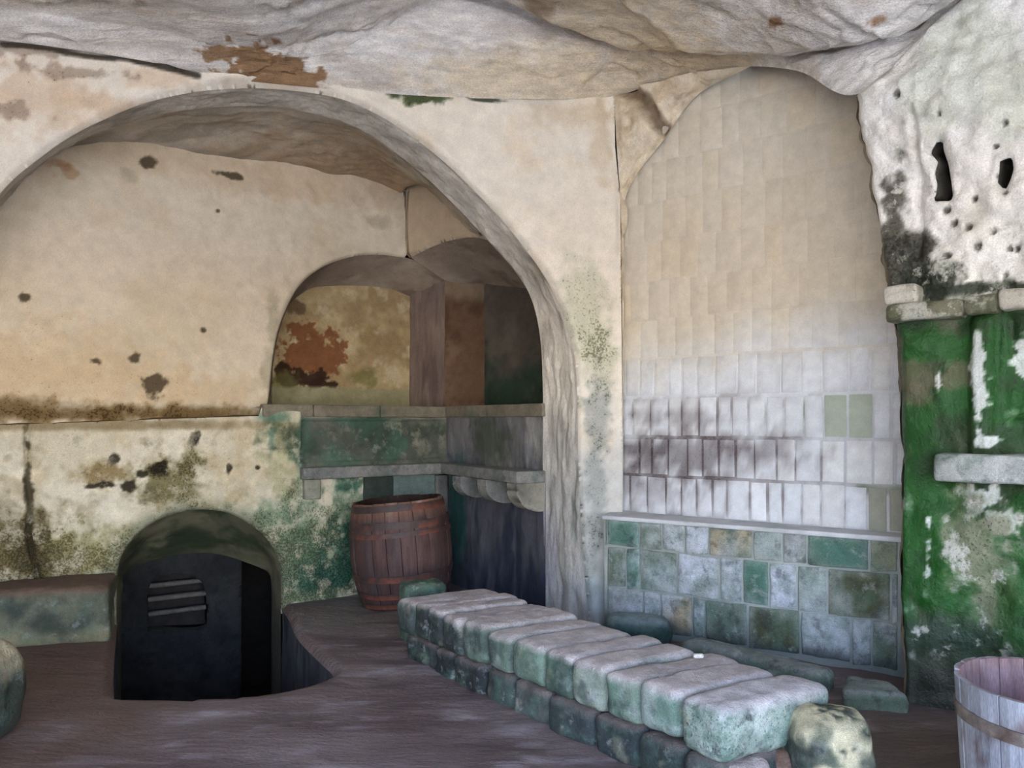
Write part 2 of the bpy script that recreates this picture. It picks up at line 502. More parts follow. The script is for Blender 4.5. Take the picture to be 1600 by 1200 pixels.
R1 = [(x * 1.02, -300 - (20 if i < 9 else 0), 3.35 - (.25 if i > 12 else 0)) for i, (x, y, Y) in enumerate(R2)]
c1 = curve(R1); c1[:, 2] = np.minimum(c1[:, 2], 4.02)
c0 = c1.copy(); c0[:, 1] = -2.2; c0[:, 0] = np.linspace(-5.4, 5.4, len(c0)); c0[:, 2] = 4.0
c1[0, 0] = -5.4; c1[-1, 0] = 5.4
R3c = curve(R3)
CRACKS = [curve([(955, 120, 5.75), (985, 140, 5.85), (1005, 165, 5.85), (1025, 200, 5.88), (1052, 226, 5.9)])]

def ceil_disp(P, q):
    d = .04 * fbm(P, 1.3, 4, 21) + .022 * fbm(P, 3.2, 4, 23, (.35, 1.5, 2.6))
    t = P[:, 1] * 2.6 + .5 * P[:, 0] + 1.1 * fbm(P, 1.2, 4, 25)        # broken bedding planes
    fr = t - np.floor(t)
    t2 = P[:, 1] * 7 + 1.5 * P[:, 0] + 5 * P[:, 2] + 1.6 * fbm(P, 2.2, 4, 26); f2 = t2 - np.floor(t2)
    d += .02 * (f2 * sst(1.0, .88, f2) - .4) * sst(-.3, .5, fbm(P, 1.4, 3, 28))
    d += .05 * (fr * sst(1.0, .86, fr) - .4) * sst(-.5, .3, fbm(P, .9, 2, 27))
    d -= .07 * sst(.06, .012, line_d(P, R3c[7:16]) + .015 * fbm(P, 7, 3, 29))     # crevice behind the hanging lip
    return d
def ceil_paint(P):
    p = Paint(P, (240, 234, 226), (246, 242, 236), 1.6, 1)
    st = fbm(P, 2.6, 4, 41, (.3, 1.6, 2.5))
    p.mix(sst(.15, .75, st), (210, 194, 172), .5)
    p.mix(sst(.3, .9, fbm(P, 3.2, 4, 45, (.4, 1.2, 2))), (166, 150, 134), .4)
    # buff freshly weathered rock behind the hanging lip
    p.blob(pt(900, 105, 5.5), 1.0, .2, (226, 206, 170), .7, .5, .5)
    p.blob(pt(1080, 100, 5.3), .5, .16, (226, 206, 170), .7, .5, .5)
    p.blob(pt(425, 108, 5.33), .32, .11, (158, 124, 90), .95, .85, .08)
    p.blob(pt(350, 92, 5.3), .18, .035, (158, 124, 90), .9, .7, .1)
    p.blob(pt(460, 136, 5.42), .36, .04, (150, 118, 86), .8, .6, .2)
    p.blob(pt(230, 8, 5.0), .35, .08, (108, 100, 88), .7, .9, .4, .4)
    p.blob(pt(780, 18, 5.1), .4, .06, (150, 126, 100), .6, .9, .3, .3)
    for x, y, Y in ((520, 105, 5.4), (560, 100, 5.4), (670, 118, 5.5), (1220, 30, 4.4), (1245, 28, 4.4), (1370, 22, 4.1)):
        p.blob(pt(x, y, Y), .06, .03, (150, 112, 80), .9, .9, .2)
    p.dirt(sst(-.1, .8, st), .32)
    return p
ceiling = loft('ceiling', [c0, c1, curve(R2), R3c, curve(R4)], 460, 200, ceil_paint, ceil_disp, 'hewn')
tag(ceiling, 'rough grey rock-cut ceiling with layered strata', kind='structure')

# ------------------------------------------------------------------ wall with the great arch
A = [(-130, 1015), (-130, 700), (-120, 520), (-75, 390), (0, 292), (50, 248), (100, 212), (150, 186), (220, 157), (300, 139), (380, 133), (450, 136), (530, 149),
     (600, 180), (680, 236), (750, 302), (800, 357), (850, 424), (880, 482), (899, 545), (905, 610), (907, 720), (913, 850), (925, 985)]
B = [(-120, 960), (-120, 700), (-112, 520), (-66, 395), (10, 300), (60, 258), (110, 226), (160, 204), (230, 182), (310, 170), (385, 166), (450, 170), (520, 186),
     (580, 213), (648, 262), (708, 318), (752, 365), (800, 418), (828, 462), (843, 520), (848, 600), (848, 720), (850, 850), (853, 965)]
fa = FRONT.hits([(-400, 20), (-250, 20), (0, 40), (400, 105), (700, 125), (960, 120), (961, 230), (969, 310), (973, 700), (973, 900), (973, 1010), (-400, 1030)])
fa[-1, 1] = fa[-2, 1] = -.08
ah = FRONT.hits(crom(np.array(A, float), 140)); ah[0, 1] = ah[-1, 1] = -.2

def front_paint(P):
    p = Paint(P, (236, 226, 208), (242, 233, 217), 1.4, 2)
    p.mix(sst(.1, .9, p.mid), (230, 210, 180), .5)
    blotch(p, FRONT, [(60, 150, 90, 50), (180, 170, 60, 20), (250, 120, 50, 18)], (216, 188, 156), .55, .9, .5, .15)
    blotch(p, FRONT, [(20, 175, 30, 14), (120, 110, 60, 10), (40, 75, 60, 10)], (150, 130, 112), .6, 1.2, .3, .3)
    blotch(p, FRONT, [(280, 103, 34, 10), (650, 150, 34, 12)], (74, 84, 52), .95, .9, .25, .5)
    blotch(p, FRONT, [(760, 155, 28, 4)], (70, 74, 60), .9, .6, .3, .4)
    blotch(p, FRONT, [(900, 180, 60, 20), (940, 230, 14, 60)], (206, 186, 154), .5, .7, .5, .1)
    blotch(p, FRONT, [(910, 490, 40, 80), (940, 560, 26, 60)], (196, 196, 170), .7, .8, .5, .5)
    p.mix(sst(1.9, .9, P[:, 2] + .3 * p.mid), (190, 192, 190), .75)
    p.mix(sst(.75, .1, P[:, 2] + .3 * p.mid), (148, 160, 158), .5)
    blotch(p, FRONT, [(935, 640, 16, 60), (930, 760, 16, 60), (915, 880, 16, 70)], (140, 146, 142), .6, .9, .5, .45)
    Q = on(FRONT, [(0, 66), (60, 72), (130, 84), (200, 90), (250, 103), (310, 120)])
    p.line(Q, .03, (58, 50, 42), .9)
    return p
def front_disp(P, q):
    return .03 * fbm(P, 1.2, 3, 31) + .012 * fbm(P, 4, 4, 33)
wall_arch = sheet('wall_arch', FRONT, fa, [ah], .0125, front_paint, front_disp, 'plaster', rnd=.06)
tag(wall_arch, 'cream plastered rock wall pierced by the great round arch', kind='structure')

A3 = on(FRONT, A, -.055); A3[0, 2] = A3[-1, 2] = -.06
B3 = np.array([pt(x, y, front_y(x) + .38) for x, y in B]); B3[0, 2] = B3[-1, 2] = -.06
def band_paint(P):
    p = Paint(P, (202, 195, 182), (218, 210, 196), 2.2, 4)
    p.mix(sst(.0, .8, fbm(P, 3, 4, 51, (1, 1, .5))), (150, 142, 126), .55)
    p.mix(sst(1.8, .9, P[:, 2] + .25 * p.mid), (160, 158, 154), .8)
    p.mix(sst(.1, .8, fbm(P, 9, 3, 55, (1, 1, .25))) * sst(2.4, 1.0, P[:, 2]), (112, 116, 110), .65)
    p.mix(sst(-.1, .6, fbm(P, 2.5, 3, 58)) * sst(1.5, .6, P[:, 2]), (128, 126, 138), .6)
    p.dirt(sst(2.2, .8, P[:, 2]), .2)
    return p
arch_soffit = loft('arch_soffit', [A3, B3], 480, 40, band_paint, lambda P, q: .02 * fbm(P, 3.5, 4, 61, (1, 1, .6)) + .022 * fbm(P, 8, 4, 63, (1.5, 1.5, .4)) * sst(2.6, 1.4, P[:, 2]) + .008 * fbm(P, 9, 3, 64), 'streak', wall_arch)

# ------------------------------------------------------------------ recess: vault and walls
W = [('u', -55, 402), ('u', 18, 302), ('u', 62, 260), ('u', 95, 233), ('u', 160, 226), ('u', 240, 228), ('u', 320, 236), ('u', 400, 247), ('u', 460, 257), ('u', 530, 272), ('u', 590, 288), ('u', 626, 303), ('s', 662, 296), ('s', 752, 368)]
W3 = np.array([(UB if k == 'u' else US).P(x, y) for k, x, y in W])
mid = (B3[3:17] + W3) / 2; mid[:, 2] += .05
def vault_paint(P):
    p = Paint(P, (190, 180, 164), (208, 197, 178), 1.7, 6)
    p.mix(sst(.0, .8, fbm(P, 3, 4, 71, (.6, 1.5, 1.5))), (138, 128, 112), .55)
    p.blob(W3[10], 1.2, .18, (190, 160, 122), .6, .6, .5)
    p.dirt(sst(.2, .9, p.mid), .2)
    return p
vault = loft('ceiling_recess', [B3[3:17], mid, W3], 340, 110, vault_paint, lambda P, q: .035 * fbm(P, 1.6, 4, 73) + .012 * fbm(P, 5, 3, 75), 'soffit', smooth_v=True, fade=(1, 0))
tag(vault, 'grey brown vault of the deep arched recess', kind='structure')

nf = [(418, 655), (428, 560), (440, 505), (465, 452), (500, 420), (545, 402), (590, 397), (637, 402)]
ub_o = UB.hits([(-230, 690), (-230, 150), (100, 150), (400, 190), (635, 240), (637, 690)])
ub_o[:, 1] = [1.45, 4.4, 4.2, 4.1, 4.05, 1.45]; ub_o[-1, 0] = ub_o[-2, 0] = UB.c[-1]
ub_h = np.r_[UB.hits(crom(np.array(nf, float), 60)), UB.hits([(690, 402), (690, 700), (418, 700)])]
def ub_paint(P):
    p = Paint(P, (216, 202, 176), (224, 211, 188), 1.1, 8)
    p.mix(sst(.15, .9, p.mid), (216, 196, 166), .5)
    blotch(p, UB, [(330, 260, 300, 28)], (196, 168, 132), .4, .5, .6)
    blotch(p, UB, [(70, 570, 150, 60), (150, 600, 140, 36), (330, 610, 90, 26)], (210, 186, 150), .6, .9, .6, .12)
    blotch(p, UB, [(110, 270, 12, 9), (100, 262, 8, 5), (88, 255, 10, 5)], (180, 140, 104), .6, 1.2, .4, .1)
    blotch(p, UB, [(228, 254, 8, 6), (360, 274, 13, 4), (245, 604, 13, 16), (212, 560, 8, 8), (318, 517, 4, 4), (40, 465, 6, 5), (340, 330, 3, 3), (150, 565, 6, 4)], (84, 72, 54), .9, 1.4, .35)
    blotch(p, UB, [(590, 345, 18, 9), (200, 275, 8, 9)], (176, 162, 138), .5, 1.2, .5)
    blotch(p, UB, [(0, 640, 130, 18), (130, 648, 120, 12), (300, 646, 120, 12)], (110, 88, 54), .85, .7, .6, .4)
    blotch(p, UB, [(420, 590, 10, 50), (425, 500, 8, 40)], (160, 152, 126), .5, .8, .5, .3)
    blotch(p, UB, [(20, 530, 60, 60), (180, 610, 60, 25), (60, 480, 40, 40)], None, 1, 1., .5, .12)
    p.line(on(UB, [(632, 300), (635, 340), (637, 402)]), .012, (70, 58, 44), .9)
    return p
wall_back = sheet('wall_back', UB, ub_o, [ub_h], .011, ub_paint, lambda P, q: .04 * fbm(P, .9, 3, 81) + .01 * fbm(P, 5, 3, 83), 'plaster', rnd=.03)
tag(wall_back, 'cream plastered back wall of the recess with a corner niche', kind='structure')

us_o = US.hits([(637, 690), (637, 300), (870, 300), (875, 690)])
us_o[:, 1] = [1.5, 4.2, 4.2, 1.5]; us_o[0, 0] = us_o[1, 0] = 0.0
sf = [(638, 402), (665, 388), (690, 378), (715, 372), (735, 370), (755, 374), (775, 383), (810, 412), (850, 470)]
us_h = np.r_[US.hits(crom(np.array(sf, float), 50)), US.hits([(880, 540), (880, 700), (600, 700), (600, 402)])]
def us_paint(P):
    p = Paint(P, (198, 180, 152), (208, 190, 162), 1.6, 9)
    p.line(on(US, [(640, 300), (638, 402)]), .02, (80, 66, 50), .8)
    return p
wall_side = sheet('wall_recess_right', US, us_o, [us_h], .02, us_paint, lambda P, q: .03 * fbm(P, 1.3, 3, 85), 'plaster', rnd=.03)
tag(wall_side, 'brown plastered right wall of the recess above the niches', kind='structure')

# niche behind the back wall, pier, and the dark side niche
NB = Line((-2.35, 8.3 - .735 * 1.29), (-1.06, 8.3))
nb_o = NB.hits(crom(np.array([(424, 660), (426, 575), (440, 500), (450, 478), (470, 460), (498, 447), (569, 446), (610, 450), (636, 458), (644, 462)], float), 60))
nb_o = np.r_[nb_o, NB.hits([(644, 680), (424, 680)])]; nb_o[-2:, 1] = 1.5
def nb_paint(P):
    p = Paint(P, (178, 158, 118), (196, 178, 138), 3, 10)
    p.mix(sst(.0, .5, fbm(P, 3.0, 4, 91)), (150, 126, 90), .65)
    p.mix(sst(.25, .7, fbm(P, 5.0, 4, 92)), (206, 192, 160), .7)
    blotch(p, NB, [(492, 555, 44, 38), (470, 520, 24, 18)], (132, 88, 56), .95, 1.1, .14)
    blotch(p, NB, [(475, 592, 40, 12), (500, 600, 26, 8), (440, 580, 10, 12)], (54, 36, 26), .92, .9, .2)
    blotch(p, NB, [(570, 590, 20, 14), (440, 600, 24, 16)], (120, 118, 70), .7, .8, .4)
    blotch(p, NB, [(455, 480, 16, 14)], (96, 76, 54), .7, .9, .3)
    p.mix(sst(1.86, 1.82, P[:, 2] + .012 * p.mid), (150, 148, 118), .85)
    return p
sheet('niche_back', NB, nb_o, [], .009, nb_paint, lambda P, q: .012 * fbm(P, 3, 3, 93), 'rough_plaster', wall_back)
nfr = np.r_[on(UB, nf, -.03), [pt(660, 413, 7.74), pt(695, 438, 7.8)]]
nbk = on(NB, [(423, 655), (426, 575), (440, 500), (450, 478), (470, 460), (498, 448), (569, 447), (610, 452), (630, 459), (642, 464)])
def stone_grey(P):
    p = Paint(P, (158, 142, 126), (178, 164, 146), 2.4, 12)
    p.mix(sst(.0, .7, fbm(P, 6, 4, 95, (.5, 1.4, 2))), (122, 108, 98), .6)
    return p
loft('niche_soffit', [nfr, nbk], 120, 24, stone_grey, lambda P, q: .012 * fbm(P, 4, 3, 97), 'soffit', wall_back)
ZS = 1.6
def vert(P0, P1, z0, z1, n=14):        # vertical strip corners
    a = np.array([[P0[0], P0[1], z] for z in np.linspace(z0, z1, n)]); b = np.array([[P1[0], P1[1], z] for z in np.linspace(z0, z1, n)])
    return a, b
Q2, N2, S2 = pt(695, 438, 7.8), pt(640, 464, 8.3), pt(757, 445, 8.007)
def pier_paint(P):
    p = Paint(P, (138, 122, 114), (164, 148, 136), 2.0, 13)
    p.mix(sst(.0, .6, fbm(P, 8, 4, 98, (1, 1, .2))), (108, 92, 88), .7)
    return p
a, b = vert(Q2, N2, ZS, 2.92)
b[-1, 2] = N2[2] + .05
loft('niche_jamb', [a, b], 40, 26, pier_paint, lambda P, q: .015 * fbm(P, 3, 3, 99), 'streak', wall_back, fade=(0, 0))
def brown_paint(P):
    p = Paint(P, (112, 88, 70), (128, 104, 84), 3, 14)
    p.mix(sst(.1, .6, p.mid), (88, 64, 48), .7)
    p.mix(sst(2.68, 2.8, P[:, 2] + .06 * p.mid), (150, 134, 112), .8)
    p.mix(sst(1.72, 1.64, P[:, 2] + .05 * p.mid), (160, 136, 118), .7)
    return p
a, b = vert(Q2, S2, ZS, 2.93)
loft('side_niche_jamb', [a, b], 40, 26, brown_paint, lambda P, q: .012 * fbm(P, 4, 3, 100), 'rough_plaster', wall_side, fade=(0, 0), look=(.5, 6.5, 2))
SB = Line((-.276, 8.007), (1.1, 6.48))
sb_o = np.array([[0, 1.5], [SB.c[-1], 1.5], [SB.c[-1], 3.0], [0, 3.0]])
def sb_paint(P):
    p = Paint(P, (92, 84, 76), (112, 104, 94), 3, 15)
    p.zband(1.7, 2.35, (42, 66, 54), .85, .3)
    return p
sheet('side_niche_back', SB, sb_o, [], .03, sb_paint, lambda P, q: .02 * fbm(P, 3, 3, 101), 'rough_plaster', wall_side)
sfr = on(US, sf, -.03)
sbk = np.r_[[pt(695, 438, 7.8), pt(712, 442, 7.86), pt(735, 444, 7.94), pt(757, 445, 8.01)], on(SB, [(775, 446), (795, 448), (815, 450), (835, 452), (865, 456)], .01)]
loft('side_niche_soffit', [sfr, sbk], 90, 24, stone_grey, None, 'soffit', wall_side)
# sill of both niches
sill_pts = [LB.P(410, 638), LB.P(560, 638), np.array([-.62, 7.55, 0]), np.array([.25, 6.25, 0]), np.array([1.2, 6.4, 0]), np.array([-.2, 8.1, 0]), np.array([-1.0, 8.4, 0]), np.array([-2.45, 7.3, 0])]
sv = np.array([[p[0], p[1], 1.63] for p in sill_pts])
make_mesh('sill', sv, [list(range(len(sv)))], lambda P: Paint(P, (150, 140, 122)), 'rough_plaster', wall_back, smooth=False)

# lower back wall with the arched cellar doorway
D = [(183, 1100), (183, 960), (184, 905), (190, 872), (210, 842), (240, 818), (280, 802), (320, 797), (360, 803), (395, 822), (420, 845), (436, 875), (441, 905), (441, 960), (441, 1080)]
DI = [(189, 1100), (189, 970), (189, 925), (191, 900), (215, 884), (245, 874), (280, 866), (322, 864), (355, 869), (385, 879), (408, 888), (420, 896), (424, 915), (424, 970), (424, 1080)]
top = LB.hits([(-260, 672), (0, 664), (120, 660), (250, 655), (404, 650), (409, 637), (560, 636)])
lb_o = np.r_[[[0, -.08]], top, [[LB.c[-1], 1.64], [LB.c[-1], -.08]]]
lb_o[0, 0] = top[0, 0]
d_h = LB.hits(crom(np.array(D, float), 80)); d_h[0, 1] = d_h[-1, 1] = -.3
crack_v = on(LB, [(44, 660), (41, 690), (44, 720), (42, 750), (48, 790), (43, 830), (52, 870), (60, 905), (58, 940)])
def lb_paint(P):
    p = Paint(P, (208, 199, 174), (222, 214, 192), 2.2, 16)
    p.mix(sst(.0, .8, p.mid), (190, 172, 136), .6)
    p.mix(sst(.2, .8, fbm(P, 8, 4, 17)), (166, 150, 118), .5)
    p.dirt(sst(.0, .8, fbm(P, 2.5, 3, 18)), .3)
    blotch(p, LB, [(20, 850, 60, 60), (60, 880, 70, 40)], (96, 84, 52), .85, .9, .5, .5)
    blotch(p, LB, [(120, 860, 80, 40), (170, 880, 40, 30), (480, 860, 60, 40)], (140, 134, 92), .7, .9, .5, .4)
    blotch(p, LB, [(160, 740, 34, 18)], (128, 108, 66), .8, .9, .4, .4)
    blotch(p, LB, [(262, 755, 38, 34), (300, 720, 14, 20), (245, 735, 16, 12)], (104, 96, 60), .8, 1., .4, .5)
    blotch(p, LB, [(305, 688, 9, 11), (180, 718, 6, 6), (200, 760, 9, 8), (250, 732, 12, 9), (222, 742, 7, 8), (358, 734, 3, 5), (403, 731, 3, 3), (166, 757, 14, 4), (140, 760, 9, 4)], (48, 42, 30), .92, 1.3, .35)
    # damp and algae round the doorway, under the niche and at the foot
    blotch(p, LB, [(460, 830, 60, 60), (520, 890, 90, 55), (560, 800, 36, 60), (460, 900, 60, 40)], (92, 118, 92), .75, .9, .5, .5)
    blotch(p, LB, [(530, 910, 80, 30), (555, 870, 40, 50), (545, 760, 30, 14), (600, 860, 60, 60)], (46, 84, 70), .8, .9, .6, .3)
    blotch(p, LB, [(440, 690, 26, 40), (445, 750, 22, 24)], (168, 166, 128), .7, .7, .5, .3)
    blotch(p, LB, [(560, 685, 110, 34), (640, 690, 70, 34)], (62, 72, 54), .92, .35, .3, .35)
    blotch(p, LB, [(500, 700, 34, 26), (620, 715, 90, 8)], (54, 90, 76), .75, .8, .6)
    blotch(p, LB, [(676, 690, 22, 26)], (128, 128, 124), .7, .7, .5)
    blotch(p, LB, [(430, 652, 22, 12), (470, 700, 6, 60), (424, 680, 5, 30)], (68, 108, 92), .65, .8, .6)
    blotch(p, LB, [(700, 830, 70, 120)], (40, 66, 68), .9, .5, .4)
    blotch(p, LB, [(450, 935, 30, 14), (530, 928, 60, 9)], (120, 124, 96), .6, .7, .5)
    blotch(p, LB, [(150, 664, 260, 8)], (120, 100, 66), .6, .5, .6)
    sA = on(LB, [(472, 690)])[0]; tp = sst(sA[0] - .01, sA[0] + .01, P[:, 0]) * sst(1.08, 1.11, P[:, 2]) * sst(1.56, 1.53, P[:, 2])
    p.mix(tp, (88, 92, 82), .85); p.mix(tp * sst(-.2, .5, p.mid), (58, 70, 58), .8); p.mix(tp * sst(.1, .7, fbm(P, 3, 4, 19)), (70, 104, 88), .6); p.d *= 1 - .7 * tp
    p.blob(LB.P(50, 860), .12, .25, (74, 66, 40), .7, .9, .5, .3)
    p.mix(sst(.035, .008, line_d(P, crack_v) + .03 * p.fine), (58, 50, 32), .85)
    d = np.minimum(line_d(P, on(LB, D[1:-1])), 1)
    p.mix(sst(.16, .02, d + .05 * p.mid), (120, 124, 102), .7); p.dirt(sst(.2, .02, d), .35)
    return p
def lb_disp(P, q):
    d = .025 * fbm(P, 1.5, 3, 111) + .014 * fbm(P, 5, 4, 113)
    d -= .035 * sst(.03, .004, line_d(P, crack_v))
    # raised courses and pilaster strip left of the barrel
    px = LB.hit(470, 700)[0]; p0 = LB.hit(409, 700)[0]
    d += np.where((q[:, 0] > p0) & (q[:, 0] < px) & (q[:, 1] > 1.28), .03, 0)
    d -= np.where((q[:, 0] > px) & (q[:, 1] > 1.16) & (q[:, 1] < 1.52), .03, 0)
    return d
wall_lower = sheet('wall_back_lower', LB, lb_o, [d_h], .010, lb_paint, lb_disp, 'rough_plaster', rnd=.05)
tag(wall_lower, 'stained lower back wall with a low arched cellar doorway', kind='structure')
# top of the lower wall, running back to the upper wall
t3 = LB.pos(top[:5]); b3 = np.array([UB.P(x, 660) for x in (-280, 0, 130, 260, 425)]); b3[:, 2] = t3[:, 2] + .01
b3[:, :2] += np.array([-.6, .75]) * .05
loft('wall_ledge_top', [t3, b3], 120, 16, lambda P: Paint(P, (120, 102, 72), (96, 84, 60), 4, 17), lambda P, q: .01 * fbm(P, 5, 3, 115), 'rough_plaster', wall_lower, look=(-2, 5, 5))

# doorway reveal, inner wall with a barred vent, passage with darkness put into its colour
d3 = on(LB, D, -.045); d3[0, 2] = d3[-1, 2] = -1.25
n1 = np.array([-.429, .903]) ; off = .62
DIN = Line(tuple(np.array([-4.0, 5.9 - .475 * .7]) + n1 * off), tuple(np.array([-1.2, 5.9 + .475 * 2.1]) + n1 * off))
i3 = on(DIN, DI); i3[0, 2] = i3[-1, 2] = -1.25
def reveal_paint(P):
    p = Paint(P, (92, 90, 72), (112, 108, 86), 3, 18)
    up = sst(.2, .5, P[:, 2])
    p.mix(up * sst(-.3, .5, p.mid), (44, 56, 36), .85)
    p.mix(sst(.1, -.3, P[:, 2]), (84, 78, 68), .6)
    return p
door_reveal = loft('door_1', [d3, i3], 160, 24, reveal_paint, lambda P, q: .015 * fbm(P, 4, 3, 121), 'soffit', fade=(1, 1), look=(-1.5, 4, .2))
tag(door_reveal, 'low round-arched cellar doorway cut into the back wall', kind='structure')
din_o = DIN.hits([(150, 1100), (150, 850), (378, 850), (376, 1100)]); din_o[[0, 3], 1] = -1.3; din_o[1:3, 1] = .75
wv = [(231, 988), (230, 930), (236, 910), (250, 901), (275, 897), (300, 899), (316, 910), (322, 928), (324, 984)]
win = DIN.hits(wv)
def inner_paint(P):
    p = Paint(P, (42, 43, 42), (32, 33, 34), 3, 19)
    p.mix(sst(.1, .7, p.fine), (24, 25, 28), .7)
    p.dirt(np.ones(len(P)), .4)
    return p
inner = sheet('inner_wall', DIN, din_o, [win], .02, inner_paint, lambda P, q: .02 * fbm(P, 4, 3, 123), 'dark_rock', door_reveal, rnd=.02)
w3 = DIN.pos(win, -.02); w4 = DIN.pos(win, -.22)
loop = lambda a: np.r_[a, a[:1]]
window = loft('window_1', [loop(w3), loop(w4)], 60, 6, lambda P: Paint(P, (70, 70, 66)), None, 'dark_rock', look=(-2, 5, .2))
tag(window, 'small arched vent opening inside the cellar doorway', kind='structure')
bk = DIN.pos(win, -.22)
make_mesh('vent_back', bk, [list(range(len(bk)))], lambda P: Paint(P, (46, 42, 40)), 'dark_rock', window, smooth=False)
for k, zpy in enumerate((921, 942, 965)):
    s0, z0 = DIN.hit(231, zpy); s1, _ = DIN.hit(323, zpy - 3)
    a0, a1 = DIN.pos([[s0, z0]], -.02)[0], DIN.pos([[s1, z0 + .015]], -.02)[0]
    dn = -DIN.n * .1; up = np.array([0, 0, .035])
    C8 = [a0, a1, a1 + dn, a0 + dn, a0 + up, a1 + up, a1 + dn + up, a0 + dn + up]
    hexstone('slat', C8, lambda V, n, U: Paint(V, (92, 88, 84)), 'dark_rock', window, (9, 3, 3), .2, .006, k)
PB = Line(tuple(np.array([-4.0, 5.9 - .475 * .7]) + n1 * 1.9), tuple(np.array([.0, 5.9 + .475 * 3.3]) + n1 * 1.9))
sheet('passage_end', PB, np.array([[1.0, -1.3], [4.3, -1.3], [4.3, 1.2], [1.0, 1.2]]), [], .1, lambda P: Paint(P, (40, 38, 36)), None, 'dark_rock', door_reveal)  # passage sheets: the darkness inside is put into their colour
j0 = DIN.P(441, 900); jx = np.array([j0[0], j0[1]])
a = np.array([[jx[0], jx[1], z] for z in (-1.3, -.5, .3, 1.0)]); e = jx + n1 * 1.4 + np.array([.1, 0])
b = np.array([[e[0], e[1], z] for z in (-1.3, -.5, .3, 1.0)])
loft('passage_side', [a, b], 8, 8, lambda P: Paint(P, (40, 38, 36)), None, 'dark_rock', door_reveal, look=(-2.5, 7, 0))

# lower right wall of the recess
ls_o = np.array([[0, -.08], [LS.c[-1] + .02, -.08], [LS.c[-1] + .02, 1.64], [0, 1.64]])
def ls_paint(P):
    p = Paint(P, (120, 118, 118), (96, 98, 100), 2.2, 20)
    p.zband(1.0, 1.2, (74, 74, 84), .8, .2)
    p.mix(sst(-.2, .5, fbm(P, 4, 4, 131, (1, 1, .3))) * sst(1.1, .9, P[:, 2]), (40, 46, 60), .8)  # darker and bluer below shelf height
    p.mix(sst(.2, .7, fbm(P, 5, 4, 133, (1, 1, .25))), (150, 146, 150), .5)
    blotch(p, LS, [(765, 690, 50, 30)], (72, 78, 66), .8, .7, .5, .2)
    blotch(p, LS, [(715, 800, 20, 90)], (30, 72, 68), .8, .6, .5)
    blotch(p, LS, [(840, 680, 30, 30)], (156, 156, 148), .6, .7, .5)
    return p
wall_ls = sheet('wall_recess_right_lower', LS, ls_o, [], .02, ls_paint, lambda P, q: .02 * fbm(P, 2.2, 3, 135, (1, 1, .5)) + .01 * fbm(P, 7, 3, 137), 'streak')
tag(wall_ls, 'dark lower right wall of the recess beneath the niche', kind='structure')

# ------------------------------------------------------------------ floor with the sunk landing
class Flat:
    n = np.array([0, 0, 1.0])
    def pos(self, q, off=0.0):
        q = np.atleast_2d(q); return np.c_[q, np.full(len(q), off)]
FL = Flat()
def gp(px, py):
    Y = EYE * F / (py - HOR); return np.array([(px - CX) / F * Y, Y])
dl, dr = LB.P(183, 965)[:2], LB.P(441, 945)[:2]
back = np.array([-.43, .9]) * 2.2
pit_front = [dr, gp(452, 962), gp(462, 985), gp(478, 1004), gp(503, 1028), gp(522, 1048), gp(505, 1062), gp(470, 1073), gp(425, 1080), gp(360, 1085), gp(290, 1087), gp(225, 1088), gp(184, 1087), gp(178, 1070), gp(178, 1030), dl]
pit_s = resample(np.array(pit_front), 90)
pit_poly = np.r_[pit_s, [dl + back, dr + back]]
fl_o = np.array([[-5.6, -2.4], [5.6, -2.4], [5.6, 5.2], [2.9, 5.2], [1.3, 6.3], [0, 7.3], [-.6, 7.8], [-1.2, 7.4], [-1.85, 6.75], [-5.6, 5.1]])
def floor_z(P):
    z = .016 * fbm(P, 1.1, 3, 141) + .008 * fbm(P, 3.4, 3, 143, (.8, 1.8, 1))
    return z
def floor_paint(P):
    p = Paint(P, (112, 98, 96), (128, 114, 112), 1.5, 22)
    p.mix(sst(.0, .8, fbm(P, 2.5, 4, 145, (.7, 1.6, 1))), (88, 74, 72), .7)
    p.mix(sst(.2, .8, fbm(P, 7, 4, 147, (.6, 2.2, 1))), (170, 162, 168), .6)  # pale lavender streaks: floor highlights put into the colour
    p.mix(sst(-1.3, -2.6, P[:, 0] + .4 * p.mid), (98, 72, 60), .75)  # redder rock at the left, light falling off there painted in too
    p.blob((2.0, 3.6, 0), .5, .5, (98, 82, 72), .8, .6, .5)
    p.blob((-1.2, 6.3, 0), .5, .5, (112, 108, 100), .6, .6, .5)
    d = np.abs(poly_sd(P[:, :2], pit_poly))
    p.mix(sst(.08, .01, d + .03 * p.mid), (128, 112, 106), .4)
    return p
floor = sheet('floor', FL, fl_o, [pit_poly], .028, floor_paint, lambda P, q: floor_z(P), 'floor', rnd=.05)
tag(floor, 'worn uneven mauve grey rock floor', kind='structure')
ptop = np.c_[pit_s, np.full(len(pit_s), -.045)]; pbot = np.c_[pit_s * .97 + pit_s.mean(0) * .03, np.full(len(pit_s), -1.25)]
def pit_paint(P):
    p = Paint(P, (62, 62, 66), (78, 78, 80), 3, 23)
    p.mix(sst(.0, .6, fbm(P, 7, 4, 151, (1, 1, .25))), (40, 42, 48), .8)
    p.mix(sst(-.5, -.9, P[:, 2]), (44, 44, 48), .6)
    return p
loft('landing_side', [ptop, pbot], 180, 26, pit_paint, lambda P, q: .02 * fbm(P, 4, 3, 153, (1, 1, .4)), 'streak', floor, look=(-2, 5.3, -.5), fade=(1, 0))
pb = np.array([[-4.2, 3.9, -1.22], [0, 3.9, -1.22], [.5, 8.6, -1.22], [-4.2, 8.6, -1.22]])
make_mesh('landing_floor', pb, [[0, 1, 2, 3]], lambda P: Paint(P, (60, 54, 52)), 'dark_rock', floor, smooth=False)

